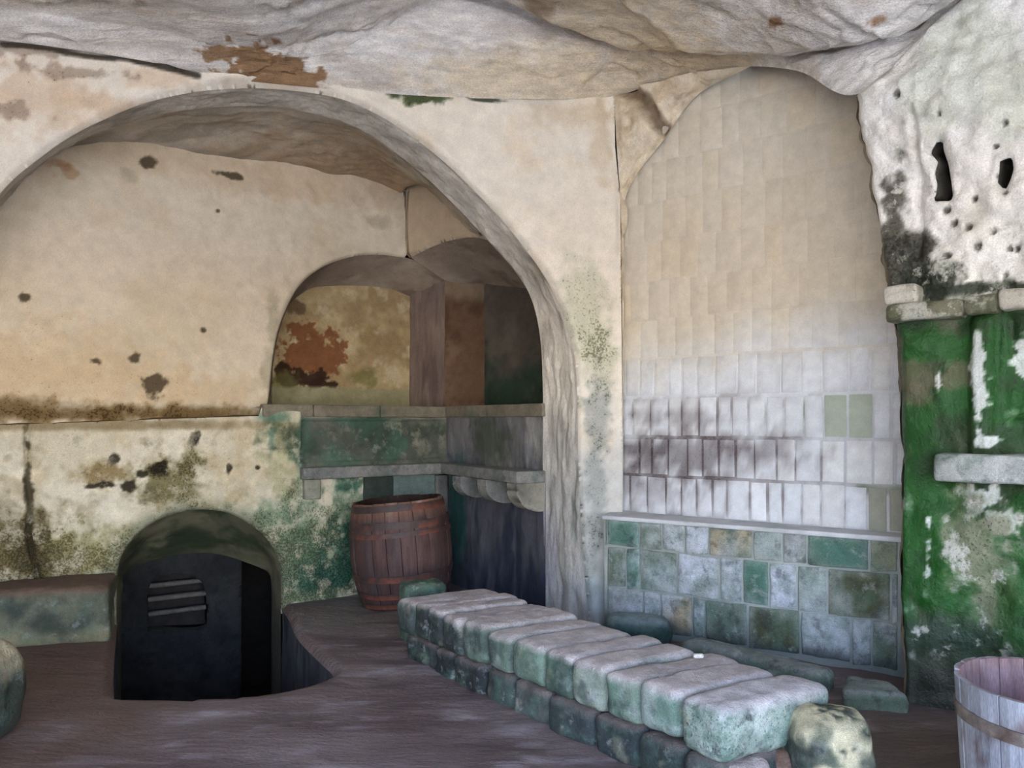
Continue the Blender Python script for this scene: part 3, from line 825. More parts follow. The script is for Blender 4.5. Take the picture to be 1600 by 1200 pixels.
# ------------------------------------------------------------------ rock haunch between the two arches
h0 = np.array([FRONT.P(960, 150), FRONT.P(962, 200), FRONT.P(965, 250), FRONT.P(969, 310), FRONT.P(972, 420), FRONT.P(973, 700), FRONT.P(973, 990)])
h2 = np.array([pt(1172, 104, 5.2), MAS.P(1095, 152, .05), MAS.P(1040, 222, .04), MAS.P(982, 306, .03), MAS.P(977, 420, .02), MAS.P(976, 700, .02), MAS.P(976, 990, .02)])
h1 = (h0 + h2) / 2; h1[:3] += [[.0, -.04, .03], [0, -.05, .0], [0, -.03, 0]]
def crack_d(P):                        # the split runs through the thickness of the haunch
    return line_d(P * [1, .15, 1], CRACKS[0] * [1, .15, 1])
def haunch_paint(P):
    p = Paint(P, (234, 220, 194), (222, 204, 174), 3, 24)
    p.mix(sst(.1, .7, fbm(P, 6, 4, 161)), (200, 176, 142), .6)
    p.mix(sst(2.0, 1.4, P[:, 2]), (200, 198, 190), .7)
    p.mix(sst(.06, .015, crack_d(P) + .012 * p.fine), (112, 92, 72), .8)
    return p
def haunch_disp(P, q):
    r = 1 - np.abs(fbm(P, 3.2, 3, 165, (1.2, 1.2, .6)))
    return (.05 * fbm(P, 3.5, 4, 163) + .05 * (r - .7)) * sst(2.5, 3.0, P[:, 2]) - .055 * sst(.06, .012, crack_d(P)) + .03 * sst(.03, .07, crack_d(P)) * sst(.16, .08, crack_d(P)) + .012 * fbm(P, 6, 3, 166)
haunch = loft('wall_haunch', [h0, h1, h2], 200, 60, haunch_paint, haunch_disp, 'rough_plaster', smooth_v=True)
tag(haunch, 'split buff rock haunch between the two arches', kind='structure')

# ------------------------------------------------------------------ mossy wall at the right
edge = [(1335, 146), (1340, 180), (1350, 235), (1362, 300), (1366, 330), (1370, 375), (1382, 415), (1388, 450), (1394, 500), (1402, 540), (1405, 700), (1406, 860), (1408, 1000), (1412, 1110)]
eh = RW.hits(crom(np.array(edge, float), 80))
jit = fbm(np.c_[eh, eh[:, :1] * 0], 9, 3, 171)
eh[:, 0] += .014 * jit
eh[-1, 1] = -.08
rw_o = np.r_[eh, [[RW.c[-1], -.08], [RW.c[-1], 4.3]], RW.hits([(1700, -180), (1600, -90), (1450, 35), (1385, 105)])]
HOLES = [[(1463, 219), (1471, 221), (1473, 235), (1480, 256), (1484, 280), (1487, 305), (1484, 313), (1466, 313), (1451, 312), (1460, 306), (1463, 287), (1459, 270), (1464, 252), (1455, 241), (1452, 237)],
         [(1561, 251), (1572, 246), (1580, 245), (1582, 263), (1577, 280), (1571, 293), (1567, 295), (1557, 284), (1560, 268)]]
PITS = [(1512, 355, 5, 6), (1529, 385, 5, 7), (1576, 388, 3, 6), (1588, 388, 3, 6), (1570, 430, 4, 6), (1480, 400, 5, 5), (1552, 362, 4, 6), (1523, 310, 4, 5), (1572, 302, 4, 6), (1570, 192, 3, 5), (1555, 228, 3, 4), (1470, 180, 3, 4), (1478, 328, 5, 6), (1318, 108, 9, 6), (1405, 150, 4, 6), (1490, 348, 4, 6), (1583, 445, 4, 4)]
def rw_paint(P):
    p = Paint(P, (240, 237, 228), (246, 244, 238), 2.2, 26)
    p.mix(sst(.1, .8, p.mid), (214, 208, 192), .55)
    p.mix(sst(.25, .9, fbm(P, 7, 4, 173)), (168, 160, 144), .5)
    p.mix(sst(.2, .8, fbm(P, 2.0, 3, 175)) * sst(2.2, 2.8, P[:, 2]), (206, 212, 190), .5)
    p.dirt(sst(.3, .8, fbm(P, 3, 3, 174)), .25)
    blotch(p, RW, [(1410, 420, 34, 36), (1440, 445, 50, 26), (1395, 330, 16, 60), (1430, 385, 20, 30)], (72, 70, 58), .88, 1.2, .4, .5)
    blotch(p, RW, [(1505, 452, 60, 12), (1590, 452, 40, 10), (1450, 430, 30, 20)], (42, 52, 36), .9, 1., .4, .4)
    blotch(p, RW, [(x, y, rx * .9, ry * .9) for x, y, rx, ry in PITS], (70, 64, 56), .8, .8, .4)
    zm = RW.hit(1480, 478)[1]
    m = sst(zm + .02, zm - .02, P[:, 2])
    g = Paint(P, (38, 62, 30), (30, 84, 30), 2.6, 27)
    g.mix(sst(.0, .6, g.mid), (26, 46, 24), .8)
    g.mix(sst(.15, .7, fbm(P, 5, 4, 177, (1, 1, .5))), (92, 92, 74), .8)
    g.mix(sst(.45, .8, fbm(P, 11, 4, 179, (1, 1, .6))), (196, 200, 190), .8)
    p.c = p.c * (1 - m[:, None]) + g.c * m[:, None]; p.d *= 1 - m
    blotch(p, RW, [(1450, 545, 60, 26), (1430, 660, 36, 50), (1560, 560, 16, 60), (1590, 620, 24, 60), (1500, 620, 24, 40), (1450, 850, 50, 70), (1430, 760, 40, 50), (1480, 920, 50, 40), (1592, 850, 12, 80), (1420, 560, 20, 30)], (24, 84, 22), .9, .9, .4)
    blotch(p, RW, [(1430, 590, 40, 24), (1495, 590, 26, 20), (1430, 620, 24, 20)], (106, 98, 78), .75, .9, .4)
    blotch(p, RW, [(1535, 620, 9, 46), (1532, 560, 8, 30), (1545, 690, 12, 8), (1538, 790, 14, 40), (1550, 780, 8, 40), (1450, 820, 3, 14), (1448, 880, 5, 26), (1570, 820, 14, 16), (1470, 590, 3, 24), (1598, 560, 10, 30)], (222, 226, 222), .95, 1.5, .22, fine=.85)  # white plaster streaks; thin drips are wet highlights painted in
    blotch(p, RW, [(1540, 880, 40, 70), (1520, 830, 40, 50), (1545, 950, 26, 40)], (140, 142, 116), .8, 1., .5, .3)
    blotch(p, RW, [(1570, 960, 14, 60)], (42, 82, 30), .8, .8, .4)
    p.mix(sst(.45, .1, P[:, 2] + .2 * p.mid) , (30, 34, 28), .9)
    blotch(p, RW, [(1440, 1000, 50, 26), (1500, 1000, 50, 30)], (50, 70, 54), .8, .9, .5, .3)
    return p
def rw_disp(P, q):
    up = sst(1.9, 2.2, P[:, 2])
    d = .05 * fbm(P, 1.5, 4, 181) + (.018 + .018 * up) * fbm(P, 5.5, 4, 183)
    for x, y, rx, ry in PITS:
        C = RW.P(x, y); k = C[1] / F
        r = np.sqrt(((q[:, 0] - RW.hit(x, y)[0]) / (rx * k * 1.3)) ** 2 + ((P[:, 2] - C[2]) / (ry * k)) ** 2)
        d -= .05 * sst(1.0, .4, r + .3 * fbm(P, 14, 3, 186))
    s1, s2 = RW.hit(1518, 600)[0], RW.hit(1548, 600)[0]
    d += .05 * sst(s1 - .015, s1 + .03, q[:, 0]) * sst(s2 + .04, s2, q[:, 0]) * sst(2.05, 2.0, P[:, 2]) * sst(1.25, 1.35, P[:, 2])
    s3 = RW.hit(1575, 600)[0]
    d -= .06 * sst(s3 - .01, s3 + .01, q[:, 0]) * sst(2.05, 2.0, P[:, 2]) * sst(1.5, 1.55, P[:, 2])
    CR = on(RW, [(1425, 170), (1432, 230), (1434, 280), (1428, 310), (1436, 350), (1432, 400)])
    d -= .03 * sst(.03, .005, line_d(P, CR))
    d -= .10 * sst(.5, .05, P[:, 2])            # undercut foot
    return d
hz = [RW.hits(h) for h in HOLES]
wall_right = sheet('wall_right', RW, rw_o, hz, .0115, rw_paint, rw_disp, 'mossy', rnd=.02, rnd_outer=.05)
for h in hz:                                  # beam sockets: deep pockets in the rock
    rim, mid_, end = RW.pos(h, -.015), RW.pos(h, -.3), RW.pos(h, -.62)
    cm = end.mean(0); end = cm + (end - cm) * .8 + np.array([.1, .05, .12]); mid_ += np.array([.02, .02, .04])
    lp = lambda a: np.r_[a, a[:1]]
    loft('socket', [lp(rim), lp(mid_), lp(end)], 60, 12, lambda P: Paint(P, (120, 116, 106), (80, 76, 68), 6, 29), lambda P, q: .006 * fbm(P, 12, 3, 188), 'dark_rock', wall_right, fade=(1, 0))
    make_mesh('socket_end', end, [list(range(len(end)))], lambda P: Paint(P, (80, 76, 70)), 'dark_rock', wall_right, smooth=False)
tag(wall_right, 'pitted white rock wall, green with moss lower down', kind='structure')
e3 = RW.pos(eh, -.05); e4 = np.array([0, 0, EYE]) + (e3 - np.array([0, 0, EYE])) * 1.16
def ret_paint(P):
    return Paint(P, (170, 158, 138), (120, 112, 96), 4, 28)
loft('edge_return', [e3, e4], 200, 20, ret_paint, lambda P, q: .02 * fbm(P, 6, 3, 187), 'rough_plaster', wall_right, fade=(0, 0), look=(.5, 4.5, 2))
# underside of the rock above the masonry
u0 = curve([(1172, 104, 5.2), (1210, 106, 5.03), (1250, 112, 4.85), (1295, 128, 4.66), (1336, 148, 4.46)])
u1 = np.array([0, 0, EYE]) + (u0 - np.array([0, 0, EYE])) * 1.17 + np.array([0, 0, .05])
loft('ceiling_edge', [u0, u1], 80, 14, ret_paint, None, 'rough_plaster', ceiling, look=(1, 4, 0))

# ------------------------------------------------------------------ rest of the chamber, added light-blocking walls, yard outside
LW = Line((-5.2, 4.675), (-5.3, -2.2))
lw = sheet('wall_left', LW, np.array([[0, -.1], [LW.c[-1], -.1], [LW.c[-1], 4.3], [0, 4.3]]), [], .1, lambda P: Paint(P, (180, 168, 148), (200, 188, 168), 1, 30), lambda P, q: .06 * fbm(P, 1, 3, 191), 'rough_plaster')
tag(lw, 'rough plastered wall at the left of the chamber', kind='structure')
RL = Line((5.2, 1.09), (5.3, -2.2))
rl = sheet('wall_right_near', RL, np.array([[0, -.1], [RL.c[-1], -.1], [RL.c[-1], 4.3], [0, 4.3]]), [], .1, lambda P: Paint(P, (200, 194, 182), (180, 172, 158), 1, 31), lambda P, q: .06 * fbm(P, 1, 3, 192), 'rough_plaster')
tag(rl, 'rough rock wall near the cave mouth', kind='structure')
X0, X1, Y0, Y1, Z0, Z1 = -6.2, 6.2, -2.3, 10.5, -2.0, 5.2
bv = np.array([[X0, Y0, Z0], [X1, Y0, Z0], [X1, Y1, Z0], [X0, Y1, Z0], [X0, Y0, Z1], [X1, Y0, Z1], [X1, Y1, Z1], [X0, Y1, Z1]])
bd = make_mesh('wall_light_seal', bv, [[0, 1, 2, 3], [4, 5, 6, 7], [1, 2, 6, 5], [2, 3, 7, 6], [3, 0, 4, 7]], lambda P: Paint(P, (60, 56, 50)), 'dark_rock', smooth=False)  # unseen box shell added to stop sky light leaking between the sheets
tag(bd, 'added bedrock shell sealing the rooms against sky light', kind='structure')
ENT = Line((-5.4, -2.2), (5.4, -2.2))
mouth = np.array([[1.4, -.5], [1.4, 1.6], [1.7, 2.3], [2.4, 2.85], [5, 3.1], [8.0, 3.0], [9.6, 2.5], [10.1, 1.7], [10.2, -.5]])
en = sheet('wall_sky_block', ENT, np.array([[0, -.1], [10.8, -.1], [10.8, 4.4], [0, 4.4]]), [mouth], .1, lambda P: Paint(P, (206, 198, 184), (190, 180, 164), 1, 32), None, 'rough_plaster')  # unseen wall added with a low lintel to darken the floor
tag(en, 'added wall behind the viewer, its low mouth cutting off sky light', kind='structure')
gv = np.array([[-40, -60, -.06], [40, -60, -.06], [40, -2.2, -.06], [-40, -2.2, -.06]])
gr = make_mesh('ground', gv, [[0, 1, 2, 3]], lambda P: Paint(P, (212, 206, 190)), 'rough_plaster', smooth=False)
tag(gr, 'pale stone yard outside the cave mouth', kind='structure')

# ------------------------------------------------------------------ masonry wall: every stone its own piece
def beige(P):
    """lime-washed stone: buff high up, whiter and colder lower down, blue daylight put into the colour"""
    p = Paint(P, (216, 205, 184), (222, 212, 193), 2.5, 33)
    p.mix(sst(2.35, 1.75, P[:, 2] + .12 * p.mid - .12 * (P[:, 0] - 1.6)), (226, 231, 238), .92)  # lower courses: cold daylight painted over the buff stone
    return p
mo = MAS.hits([(935, 1040), (935, 320), (970, 300), (1040, 190), (1120, 110), (1180, 60), (1300, 60), (1400, 120), (1480, 300), (1480, 1040)])
mo[[0, -1], 1] = -.1
def soot(p, a=1.0):
    blotch(p, MAS, [(1040, 710, 80, 34), (1130, 720, 110, 22), (1010, 760, 50, 34), (1200, 700, 60, 18), (1060, 655, 60, 10)], (104, 96, 98), .7 * a, 1.1, .6, .35 * a, .7)
    blotch(p, MAS, [(1005, 700, 30, 24), (1035, 700, 16, 18)], (74, 66, 68), .7 * a, 1.1, .5, .3 * a, .7)
def mortar_paint(P):
    p = beige(P)
    p.mix(sst(1.85, 2.0, P[:, 2]), (216, 206, 188), .5)
    p.mix(sst(1.85, 1.4, P[:, 2]) , (178, 180, 184), .5)
    blotch(p, MAS, [(1040, 715, 90, 46), (1150, 730, 130, 40), (1010, 760, 50, 40), (1100, 780, 130, 22), (1080, 640, 110, 16)], (138, 132, 132), .8, .9, .6, .3)
    soot(p)
    blotch(p, MAS, [(1370, 765, 40, 6), (1270, 640, 12, 20)], (110, 120, 92), .6, .8, .5, .2)
    return p
wall_m = sheet('wall_masonry', MAS, mo, [], .03, mortar_paint, None, 'brick')
tag(wall_m, 'lime-washed wall of upright stones filling the right arch', kind='structure')
arch_px = np.array([(965, 1100), (965, 330), (985, 290), (1030, 215), (1085, 145), (1150, 95), (1190, 90), (1270, 95), (1370, 120), (1400, 200), (1450, 420), (1450, 1100)], float)
arch_sz = MAS.hits(arch_px)
GREEN = [(1362, 575), (1335, 648), (1300, 650)]
DUSK = [(1360, 800), (1390, 800)]
br = random.Random(11)
zc = .82
course = 0
while zc < 4.0:
    hgt = .288 + br.uniform(-.008, .008)
    s = MAS.hit(970, 660)[0] - br.uniform(0, .1)
    while s < MAS.hit(1440, 660)[0]:
        w = br.choice((.105, .12, .125, .135, .15, .165)) * (1.12 if zc > 1.9 else 1)
        c = np.array([[s + w / 2, zc + hgt / 2]])
        ok = poly_sd(c, arch_sz)[0] > -.03
        if ok:
            g = br.uniform(.004, .010) if zc < 1.95 else .0022
            z0, z1 = zc + g + br.uniform(0, .006), zc + hgt - g - br.uniform(0, .01)
            s0, s1 = s + g * .8 + br.uniform(0, .003), s + w - g * .8
            pr = br.uniform(.0015, .004) if zc < 1.95 else br.uniform(.0004, .0009)
            tl = br.uniform(-.004, .004)
            f = MAS.pos([[s0, z0], [s1, z0], [s1 + tl, z1], [s0 + tl, z1]], pr)
            b = MAS.pos([[s0, z0], [s1, z0], [s1 + tl, z1], [s0 + tl, z1]], -.03)
            C8 = [f[0], f[1], b[1], b[0], f[3], f[2], b[2], b[3]]
            ctr = f.mean(0); k = ctr[1] / F
            px = CX + ctr[0] / ctr[1] * F; py = HOR - (ctr[2] - EYE) / ctr[1] * F
            tone = br.uniform(-7, 6) * (1.0 if zc < 1.95 else .4)
            green = any(abs(px - gx) < 13 and abs(py - gy) < 26 for gx, gy in GREEN)
            dusk = zc < .9 and px > 1340
            sot = sst(1.75, 1.2, np.array([zc]))[0] * sst(1260, 1050, np.array([px]))[0] * br.uniform(.2, 1)
            def bp(V, n, U, tone=tone, green=green, dusk=dusk, sot=sot, low=zc < 1.95, r=br.random()):
                p = beige(V); p.c = p.c + tone
                if r > .8: p.c += np.array([2, 0, -4])
                p.mix(np.full(len(V), sot), (168, 168, 172), .35)
                if low:
                    soot(p, .55)
                    ed = np.maximum(np.abs(U[:, 0]), np.abs(U[:, 2])) + .35 * p.fine
                    p.mix(sst(.75, 1.1, ed) * (.25 + .75 * sot), (120, 112, 114), .55)
                if green: p.mix(np.full(len(V), 1.0), (160, 172, 146), .65)
                if dusk: p.mix(np.full(len(V), 1.0), (150, 150, 132), .8)
                p.dirt(np.full(len(V), sot), .15)
                return p
            hexstone('brick', C8, bp, 'brick', wall_m, (7, 2, 10) if zc < 1.95 else (4, 2, 6), .14 if zc < 1.95 else .02, .002 if zc < 1.95 else .0001, course, 8)
        s += w
    zc += hgt; course += 1

# masonry seat along its foot
BEN_TOP = .82
seat = empty('masonry_bench', (float(BEN.p[0][0]), float(BEN.p[0][1]), 0))
tag(seat, 'long masonry bench of green stained blocks along the right arch wall', 'stone bench')
bs0, bs1 = 0.0, BEN.hit(1404, 900)[0]
q0, q1 = BEN.pos([[bs0, 0]], -.012)[0], BEN.pos([[bs1 + .2, 0]], -.012)[0]
m0, m1 = MAS.P(960, 900), MAS.P(1450, 900)
up = np.array([0, 0, BEN_TOP - .015])
def core_paint(V, n=None, U=None):
    p = Paint(V, (150, 156, 152), (172, 178, 174), 3, 34)
    p.zband(.05, .45, (104, 114, 108), .7, .2, .3)
    return p
flat = lambda a: np.array([a[0], a[1], -.03])
C8 = [flat(q0), flat(q1), flat(m1), flat(m0)]; C8 += [c + up + [0, 0, .03] for c in C8]
hexstone('core', C8, core_paint, 'brick', seat, (60, 8, 30), .02, .004, 3)
def dust_top(V, n, U):
    p = Paint(V, (196, 198, 202), (210, 212, 214), 4, 35); p.mix(sst(.2, .9, p.mid), (140, 150, 140), .5); return p
a0, a1 = BEN.pos([[bs0 - .01, BEN_TOP - .022]], .012)[0], BEN.pos([[bs1 + .1, BEN_TOP - .022]], .012)[0]
c2, c3 = np.array([m1[0], m1[1], BEN_TOP - .022]), np.array([m0[0], m0[1], BEN_TOP - .022])
C8 = [a0, a1, c2, c3]; C8 += [c + np.array([0, 0, .03]) for c in C8]
hexstone('coping', C8, dust_top, 'brick', seat, (60, 8, 4), .3, .008, 5, 5)
TEAL, DKG, PALE, BLUE, OCH, PGR, OLV, DOL, GRY = (84, 124, 110), (108, 122, 108), (182, 190, 192), (204, 210, 222), (184, 164, 132), (166, 178, 174), (142, 148, 126), (86, 92, 66), (166, 168, 168)
ROWS = [((.615, .80), 880, [(946, DKG), (948, TEAL), (999, DKG), (1034, PALE), (1070, BLUE), (1107, OCH), (1176, PGR), (1222, GRY), (1261, TEAL), (1358, OLV), (1404, None)]),
        ((.325, .605), 900, [(948, DKG), (978, TEAL), (1000, DKG), (1058, BLUE), (1124, BLUE), (1160, TEAL), (1201, BLUE), (1245, PGR), (1292, DOL), (1392, BLUE), (1404, None)]),
        ((.045, .315), 980, [(948, GRY), (1005, GRY), (1032, OCH), (1082, PALE), (1102, DKG), (1168, DOL), (1250, PALE), (1330, PALE), (1362, DKG), (1404, None)])]
for ri, ((z0, z1), py, cols) in enumerate(ROWS):
    for (x0, c), (x1, _) in zip(cols[:-1], cols[1:]):
        if c is None: continue
        g = .006
        s0, s1 = BEN.hit(x0, py)[0] + g, BEN.hit(x1, py)[0] - g
        j = br.uniform(-.012, .012); pr = br.uniform(.001, .006)
        f = BEN.pos([[s0, z0 + j], [s1, z0 - j * .5], [s1, z1 - j * .5], [s0, z1 + j * .5]], pr); b = BEN.pos([[s0, z0 + j], [s1, z0 - j * .5], [s1, z1 - j * .5], [s0, z1 + j * .5]], -.05)
        C8 = [f[0], f[1], b[1], b[0], f[3], f[2], b[2], b[3]]
        def kp(V, n, U, c=c, r=br.random(), ri=ri, sd=br.randrange(99)):
            p = Paint(V, c); 
            p.mix(sst(-.1, .7, fbm(V, 6, 4, 201 + sd)), PALE if r < .7 else DKG, .6)
            p.mix(sst(.2, .8, fbm(V, 9, 3, 301 + sd)), (98, 124, 108), .5)
            p.mix(sst(.0, .7, fbm(V, 3.2, 4, 777)), (192, 200, 208), .75)
            p.mix(sst(.6, .98, np.maximum(np.abs(U[:, 0]), np.abs(U[:, 2]))), (166, 172, 168), .4)
            if ri == 2: p.mix(sst(.18, .04, V[:, 2] + .06 * p.mid), (50, 58, 56), .75)
            p.dirt(np.full(len(V), .25))
            return p
        hexstone('block', C8, kp, 'block', seat, (16, 3, 13), .22, .005, ri * 10 + int(x0), 7)

# ------------------------------------------------------------------ free-standing low stone bench
P0, P1 = np.array([-.68, 5.07]), np.array([.73, 3.24])
ub = (P1 - P0) / np.linalg.norm(P1 - P0)
def bench_t(px, z):                     # distance along the left edge whose sight line at this column meets it
    k = (px - CX) / F
    return (k * P0[1] - P0[0]) / (ub[0] - k * ub[1])
bench = empty('stone_bench', (float(P0[0]), float(P0[1]), 0))
tag(bench, 'low bench of worn rounded stone slabs running across the floor', 'stone bench')
wv_ = np.array([.87, .49]); wv_ /= np.linalg.norm(wv_)
def slab(t0, t1, z0, z1, out, width, side, topc, r, seed, name='slab', tiltz=0, dark=0.0, dt=0.2, green=0.0):
    a, b = P0 + ub * t0 - wv_ * out, P0 + ub * t1 - wv_ * out
    c, d = b + wv_ * (width + out), a + wv_ * (width + out)
    B4 = [np.array([*q, z0]) for q in (a, b, c, d)]
    T4 = [np.array([*q, z1 + e]) for q, e in ((a, tiltz), (b, 0), (c, 0), (d, tiltz))]
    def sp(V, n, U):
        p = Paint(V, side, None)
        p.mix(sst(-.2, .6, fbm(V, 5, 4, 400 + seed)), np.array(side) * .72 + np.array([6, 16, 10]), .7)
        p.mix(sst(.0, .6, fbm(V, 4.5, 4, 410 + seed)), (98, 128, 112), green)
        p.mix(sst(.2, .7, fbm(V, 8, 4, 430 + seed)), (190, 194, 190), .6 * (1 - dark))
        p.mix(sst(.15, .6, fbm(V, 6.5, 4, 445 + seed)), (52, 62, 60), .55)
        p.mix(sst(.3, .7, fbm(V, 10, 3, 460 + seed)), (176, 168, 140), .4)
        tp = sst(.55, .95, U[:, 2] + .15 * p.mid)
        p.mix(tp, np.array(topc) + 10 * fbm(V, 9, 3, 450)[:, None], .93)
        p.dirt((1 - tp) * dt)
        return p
    return hexstone(name, B4 + T4, sp, 'block', bench, (10, 24, 14) if t1 - t0 < .15 else (16, 26, 16), r, .012, seed, 6)
xs = [620, 648, 668, 690, 721, 760, 795, 846, 889, 940, 993, 1056]
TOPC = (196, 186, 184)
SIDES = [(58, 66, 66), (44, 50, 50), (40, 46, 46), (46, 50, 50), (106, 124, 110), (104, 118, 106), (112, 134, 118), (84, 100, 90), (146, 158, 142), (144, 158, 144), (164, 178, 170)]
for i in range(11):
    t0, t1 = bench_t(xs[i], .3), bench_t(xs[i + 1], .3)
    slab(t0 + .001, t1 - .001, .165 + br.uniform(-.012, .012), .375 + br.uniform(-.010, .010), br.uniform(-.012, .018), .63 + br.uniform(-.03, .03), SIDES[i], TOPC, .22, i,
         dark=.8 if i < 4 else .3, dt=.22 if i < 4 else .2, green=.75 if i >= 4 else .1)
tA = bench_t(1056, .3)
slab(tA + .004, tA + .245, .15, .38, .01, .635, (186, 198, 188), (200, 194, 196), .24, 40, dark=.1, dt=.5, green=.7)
xl = [628, 676, 706, 752, 798, 855, 925, 997, 1066, 1128]
for i in range(9):
    t0, t1 = bench_t(xl[i], 0), bench_t(xl[i + 1], 0)
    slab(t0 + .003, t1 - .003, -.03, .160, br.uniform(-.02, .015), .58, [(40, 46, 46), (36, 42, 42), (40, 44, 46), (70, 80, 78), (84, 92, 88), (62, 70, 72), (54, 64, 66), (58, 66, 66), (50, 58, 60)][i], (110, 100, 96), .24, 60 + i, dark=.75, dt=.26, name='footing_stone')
slab(tA + .13, tA + .27, -.03, .15, -.03, .25, (176, 168, 164), (160, 150, 146), .3, 80, dark=.2, name='footing_stone')
slab(tA + .14, tA + .28, -.03, .15, -.30, .58, (110, 84, 70), (120, 96, 80), .3, 81, dark=.6, name='footing_stone')

# ------------------------------------------------------------------ single stones
def stone(name, label, cat, corners_xy, z0, z1, paint, r=.3, noise=.015, seed=0, n=(14, 12, 12), taper=0.0, group=None):
    c = np.array(corners_xy, float); m = c.mean(0)
    tpc = c * (1 - taper) + m * taper
    C8 = [np.array([*q, z0]) for q in c] + [np.array([*q, z1]) for q in tpc]
    o = hexstone(name, C8, paint, 'block', None, n, r, noise, seed, 5, origin=(m[0], m[1], z0))
    return tag(o, label, cat, group)

def lichen_white(V, n, U):
    p = Paint(V, (92, 98, 82), (70, 78, 70), 6, 41)
    p.mix(sst(-.55, -.1, fbm(V, 5, 4, 501) + .35 * (U[:, 2] + .2)), (214, 204, 168), .92)
    p.mix(sst(.25, .5, fbm(V, 9, 4, 503)), (48, 54, 48), .85)
    p.dirt(np.full(len(V), .10)); return p
stone('stone_post', 'squat lichen-blotched stone standing at the near end of the low bench', 'stone', [(1.13, 3.12), (1.45, 3.12), (1.46, 3.42), (1.13, 3.42)], -.02, .315, lichen_white, .26, .02, 3, (30, 28, 28), taper=.08)
def left_stone(V, n, U):
    p = Paint(V, (60, 66, 56), (84, 88, 74), 5, 42)
    p.mix(sst(.26, .36, V[:, 2] + .06 * p.mid), (196, 184, 152), .9); p.dirt(np.full(len(V), .2)); return p
stone('stone_block', 'tall mossy stone block with a pale top at the left edge', 'stone', [(-2.82, 3.6), (-2.385, 3.66), (-2.40, 4.0), (-2.85, 4.0)], -.02, .45, left_stone, .3, .02, 4)
def green_stone(V, n, U):
    p = Paint(V, (66, 84, 70), (86, 104, 88), 5, 43); p.dirt(np.full(len(V), .35)); return p
stone('stone_block', 'small dark green stone block between barrel and far end of bench', 'stone', [(-.72, 5.42), (-.44, 5.56), (-.54, 5.74), (-.80, 5.60)], -.02, .395, green_stone, .2, .008, 5)
def teal_stone(V, n, U):
    p = Paint(V, (40, 64, 60), (58, 80, 74), 5, 44); p.mix(sst(.3, .9, U[:, 2]), (150, 164, 166), .8); p.dirt(np.full(len(V), .15)); return p
stone('stone_boulder', 'rounded dark teal stone lying at the foot of the arch pillar', 'stone', [(.60, 5.36), (1.02, 5.22), (1.10, 5.46), (.66, 5.62)], -.03, .20, teal_stone, .42, .015, 6)
def kerb_paint(V, n, U):
    p = Paint(V, (92, 108, 96), (112, 126, 114), 5, 45); p.mix(sst(.4, .95, U[:, 2]), (150, 156, 156), .8); p.dirt(np.full(len(V), .3)); return p
stone('kerb_stone', 'long low kerb stone lying between bench slabs and masonry bench', 'stone', [(1.05, 5.05), (1.66, 4.37), (1.82, 4.48), (1.21, 5.16)], -.03, .13, kerb_paint, .3, .012, 7, (30, 8, 8))
stone('kerb_stone', 'short low kerb stone at the foot of the mossy wall', 'stone', [(1.71, 4.17), (2.05, 4.11), (2.03, 4.29), (1.86, 4.47)], -.03, .105, kerb_paint, .35, .015, 8)
def ledge_paint(V, n, U):
    p = Paint(V, (88, 94, 78), (108, 110, 90), 3.5, 46)
    p.mix(sst(-.1, .6, p.mid), (50, 60, 52), .8)
    p.mix(sst(.14, .06, V[:, 2] + .05 * p.mid), (150, 142, 108), .6)
    tp = sst(.6, .95, U[:, 2]); p.mix(tp, (104, 82, 68), .9); p.dirt((1 - tp) * .16); return p
lr = LB.P(176, 965)
stone('rock_ledge', 'low rock ledge with brown top left of the cellar doorway', 'ledge', [(-4.05, 5.22), (-2.76, 5.50), (lr[0] + .02, lr[1] + .02), (-4.05, 5.52)], -.03, .375, ledge_paint, .14, .02, 9, (44, 12, 16))

def chip_paint(V, n, U): return Paint(V, (226, 222, 214))
for i, (x, y) in enumerate([(1091, 1026)]):
    p = pt(x, y, 1.115 * F / (y - HOR)); r = .018
    stone('plaster_chip', 'small white plaster chip lying on top of the bench slabs', 'chip', [(p[0] - .024, p[1] - .012), (p[0] + .024, p[1] - .012), (p[0] + .024, p[1] + .012), (p[0] - .024, p[1] + .012)], p[2] - .006, p[2] + .014, chip_paint, .35, .001, i, (4, 4, 4))
# ------------------------------------------------------------------ stone shelf on corbels in the recess corner
SH_T, SH_B = 1.125, 1.03
shelf = empty('stone_shelf', (-.62, 7.55, 0)); tag(shelf, 'grey stone corner shelf carried on curved corbels behind the barrel', 'shelf')
def grey_stone(V, n=None, U=None):
    p = Paint(V, (122, 122, 120), (142, 140, 136), 5, 51); p.mix(sst(.2, .8, p.mid), (76, 84, 76), .6); p.dirt(np.full(len(V), .2)); return p
prot = .27
lsd = (LS.p[1] - LS.p[0]) / LS.l[0]; lsn = LS.n[:2]
e_near = LS.p[1] + lsd * .02
a = LS.p[0] + lsd * .02
lbd = (LB.p[2] - LB.p[1]) / LB.l[1]; lbn = np.array([lbd[1], -lbd[0]])
cor = LS.p[0] + lsn * prot * 0 + lsd * .0
C4 = [LS.p[0] + lsn * .13 + lsd * .10, e_near + lsn * prot, e_near - lsn * .03, LS.p[0] - lsn * .03]
hexstone('slab', [np.array([*q, SH_B]) for q in C4] + [np.array([*q, SH_T]) for q in C4], grey_stone, 'block', shelf, (30, 8, 5), .12, .006, 11, 5)
sA = LB.hit(468, 735)[0]; bA = LB.pos([[sA, 0]])[0][:2]; bB = LB.p[2]
C4 = [bA + lbn * .09, bB + lbn * .13, bB - lbn * .03, bA - lbn * .03]
hexstone('ledge', [np.array([*q, SH_B - .005]) for q in C4] + [np.array([*q, SH_T]) for q in C4], grey_stone, 'block', shelf, (40, 6, 5), .12, .006, 12, 5)
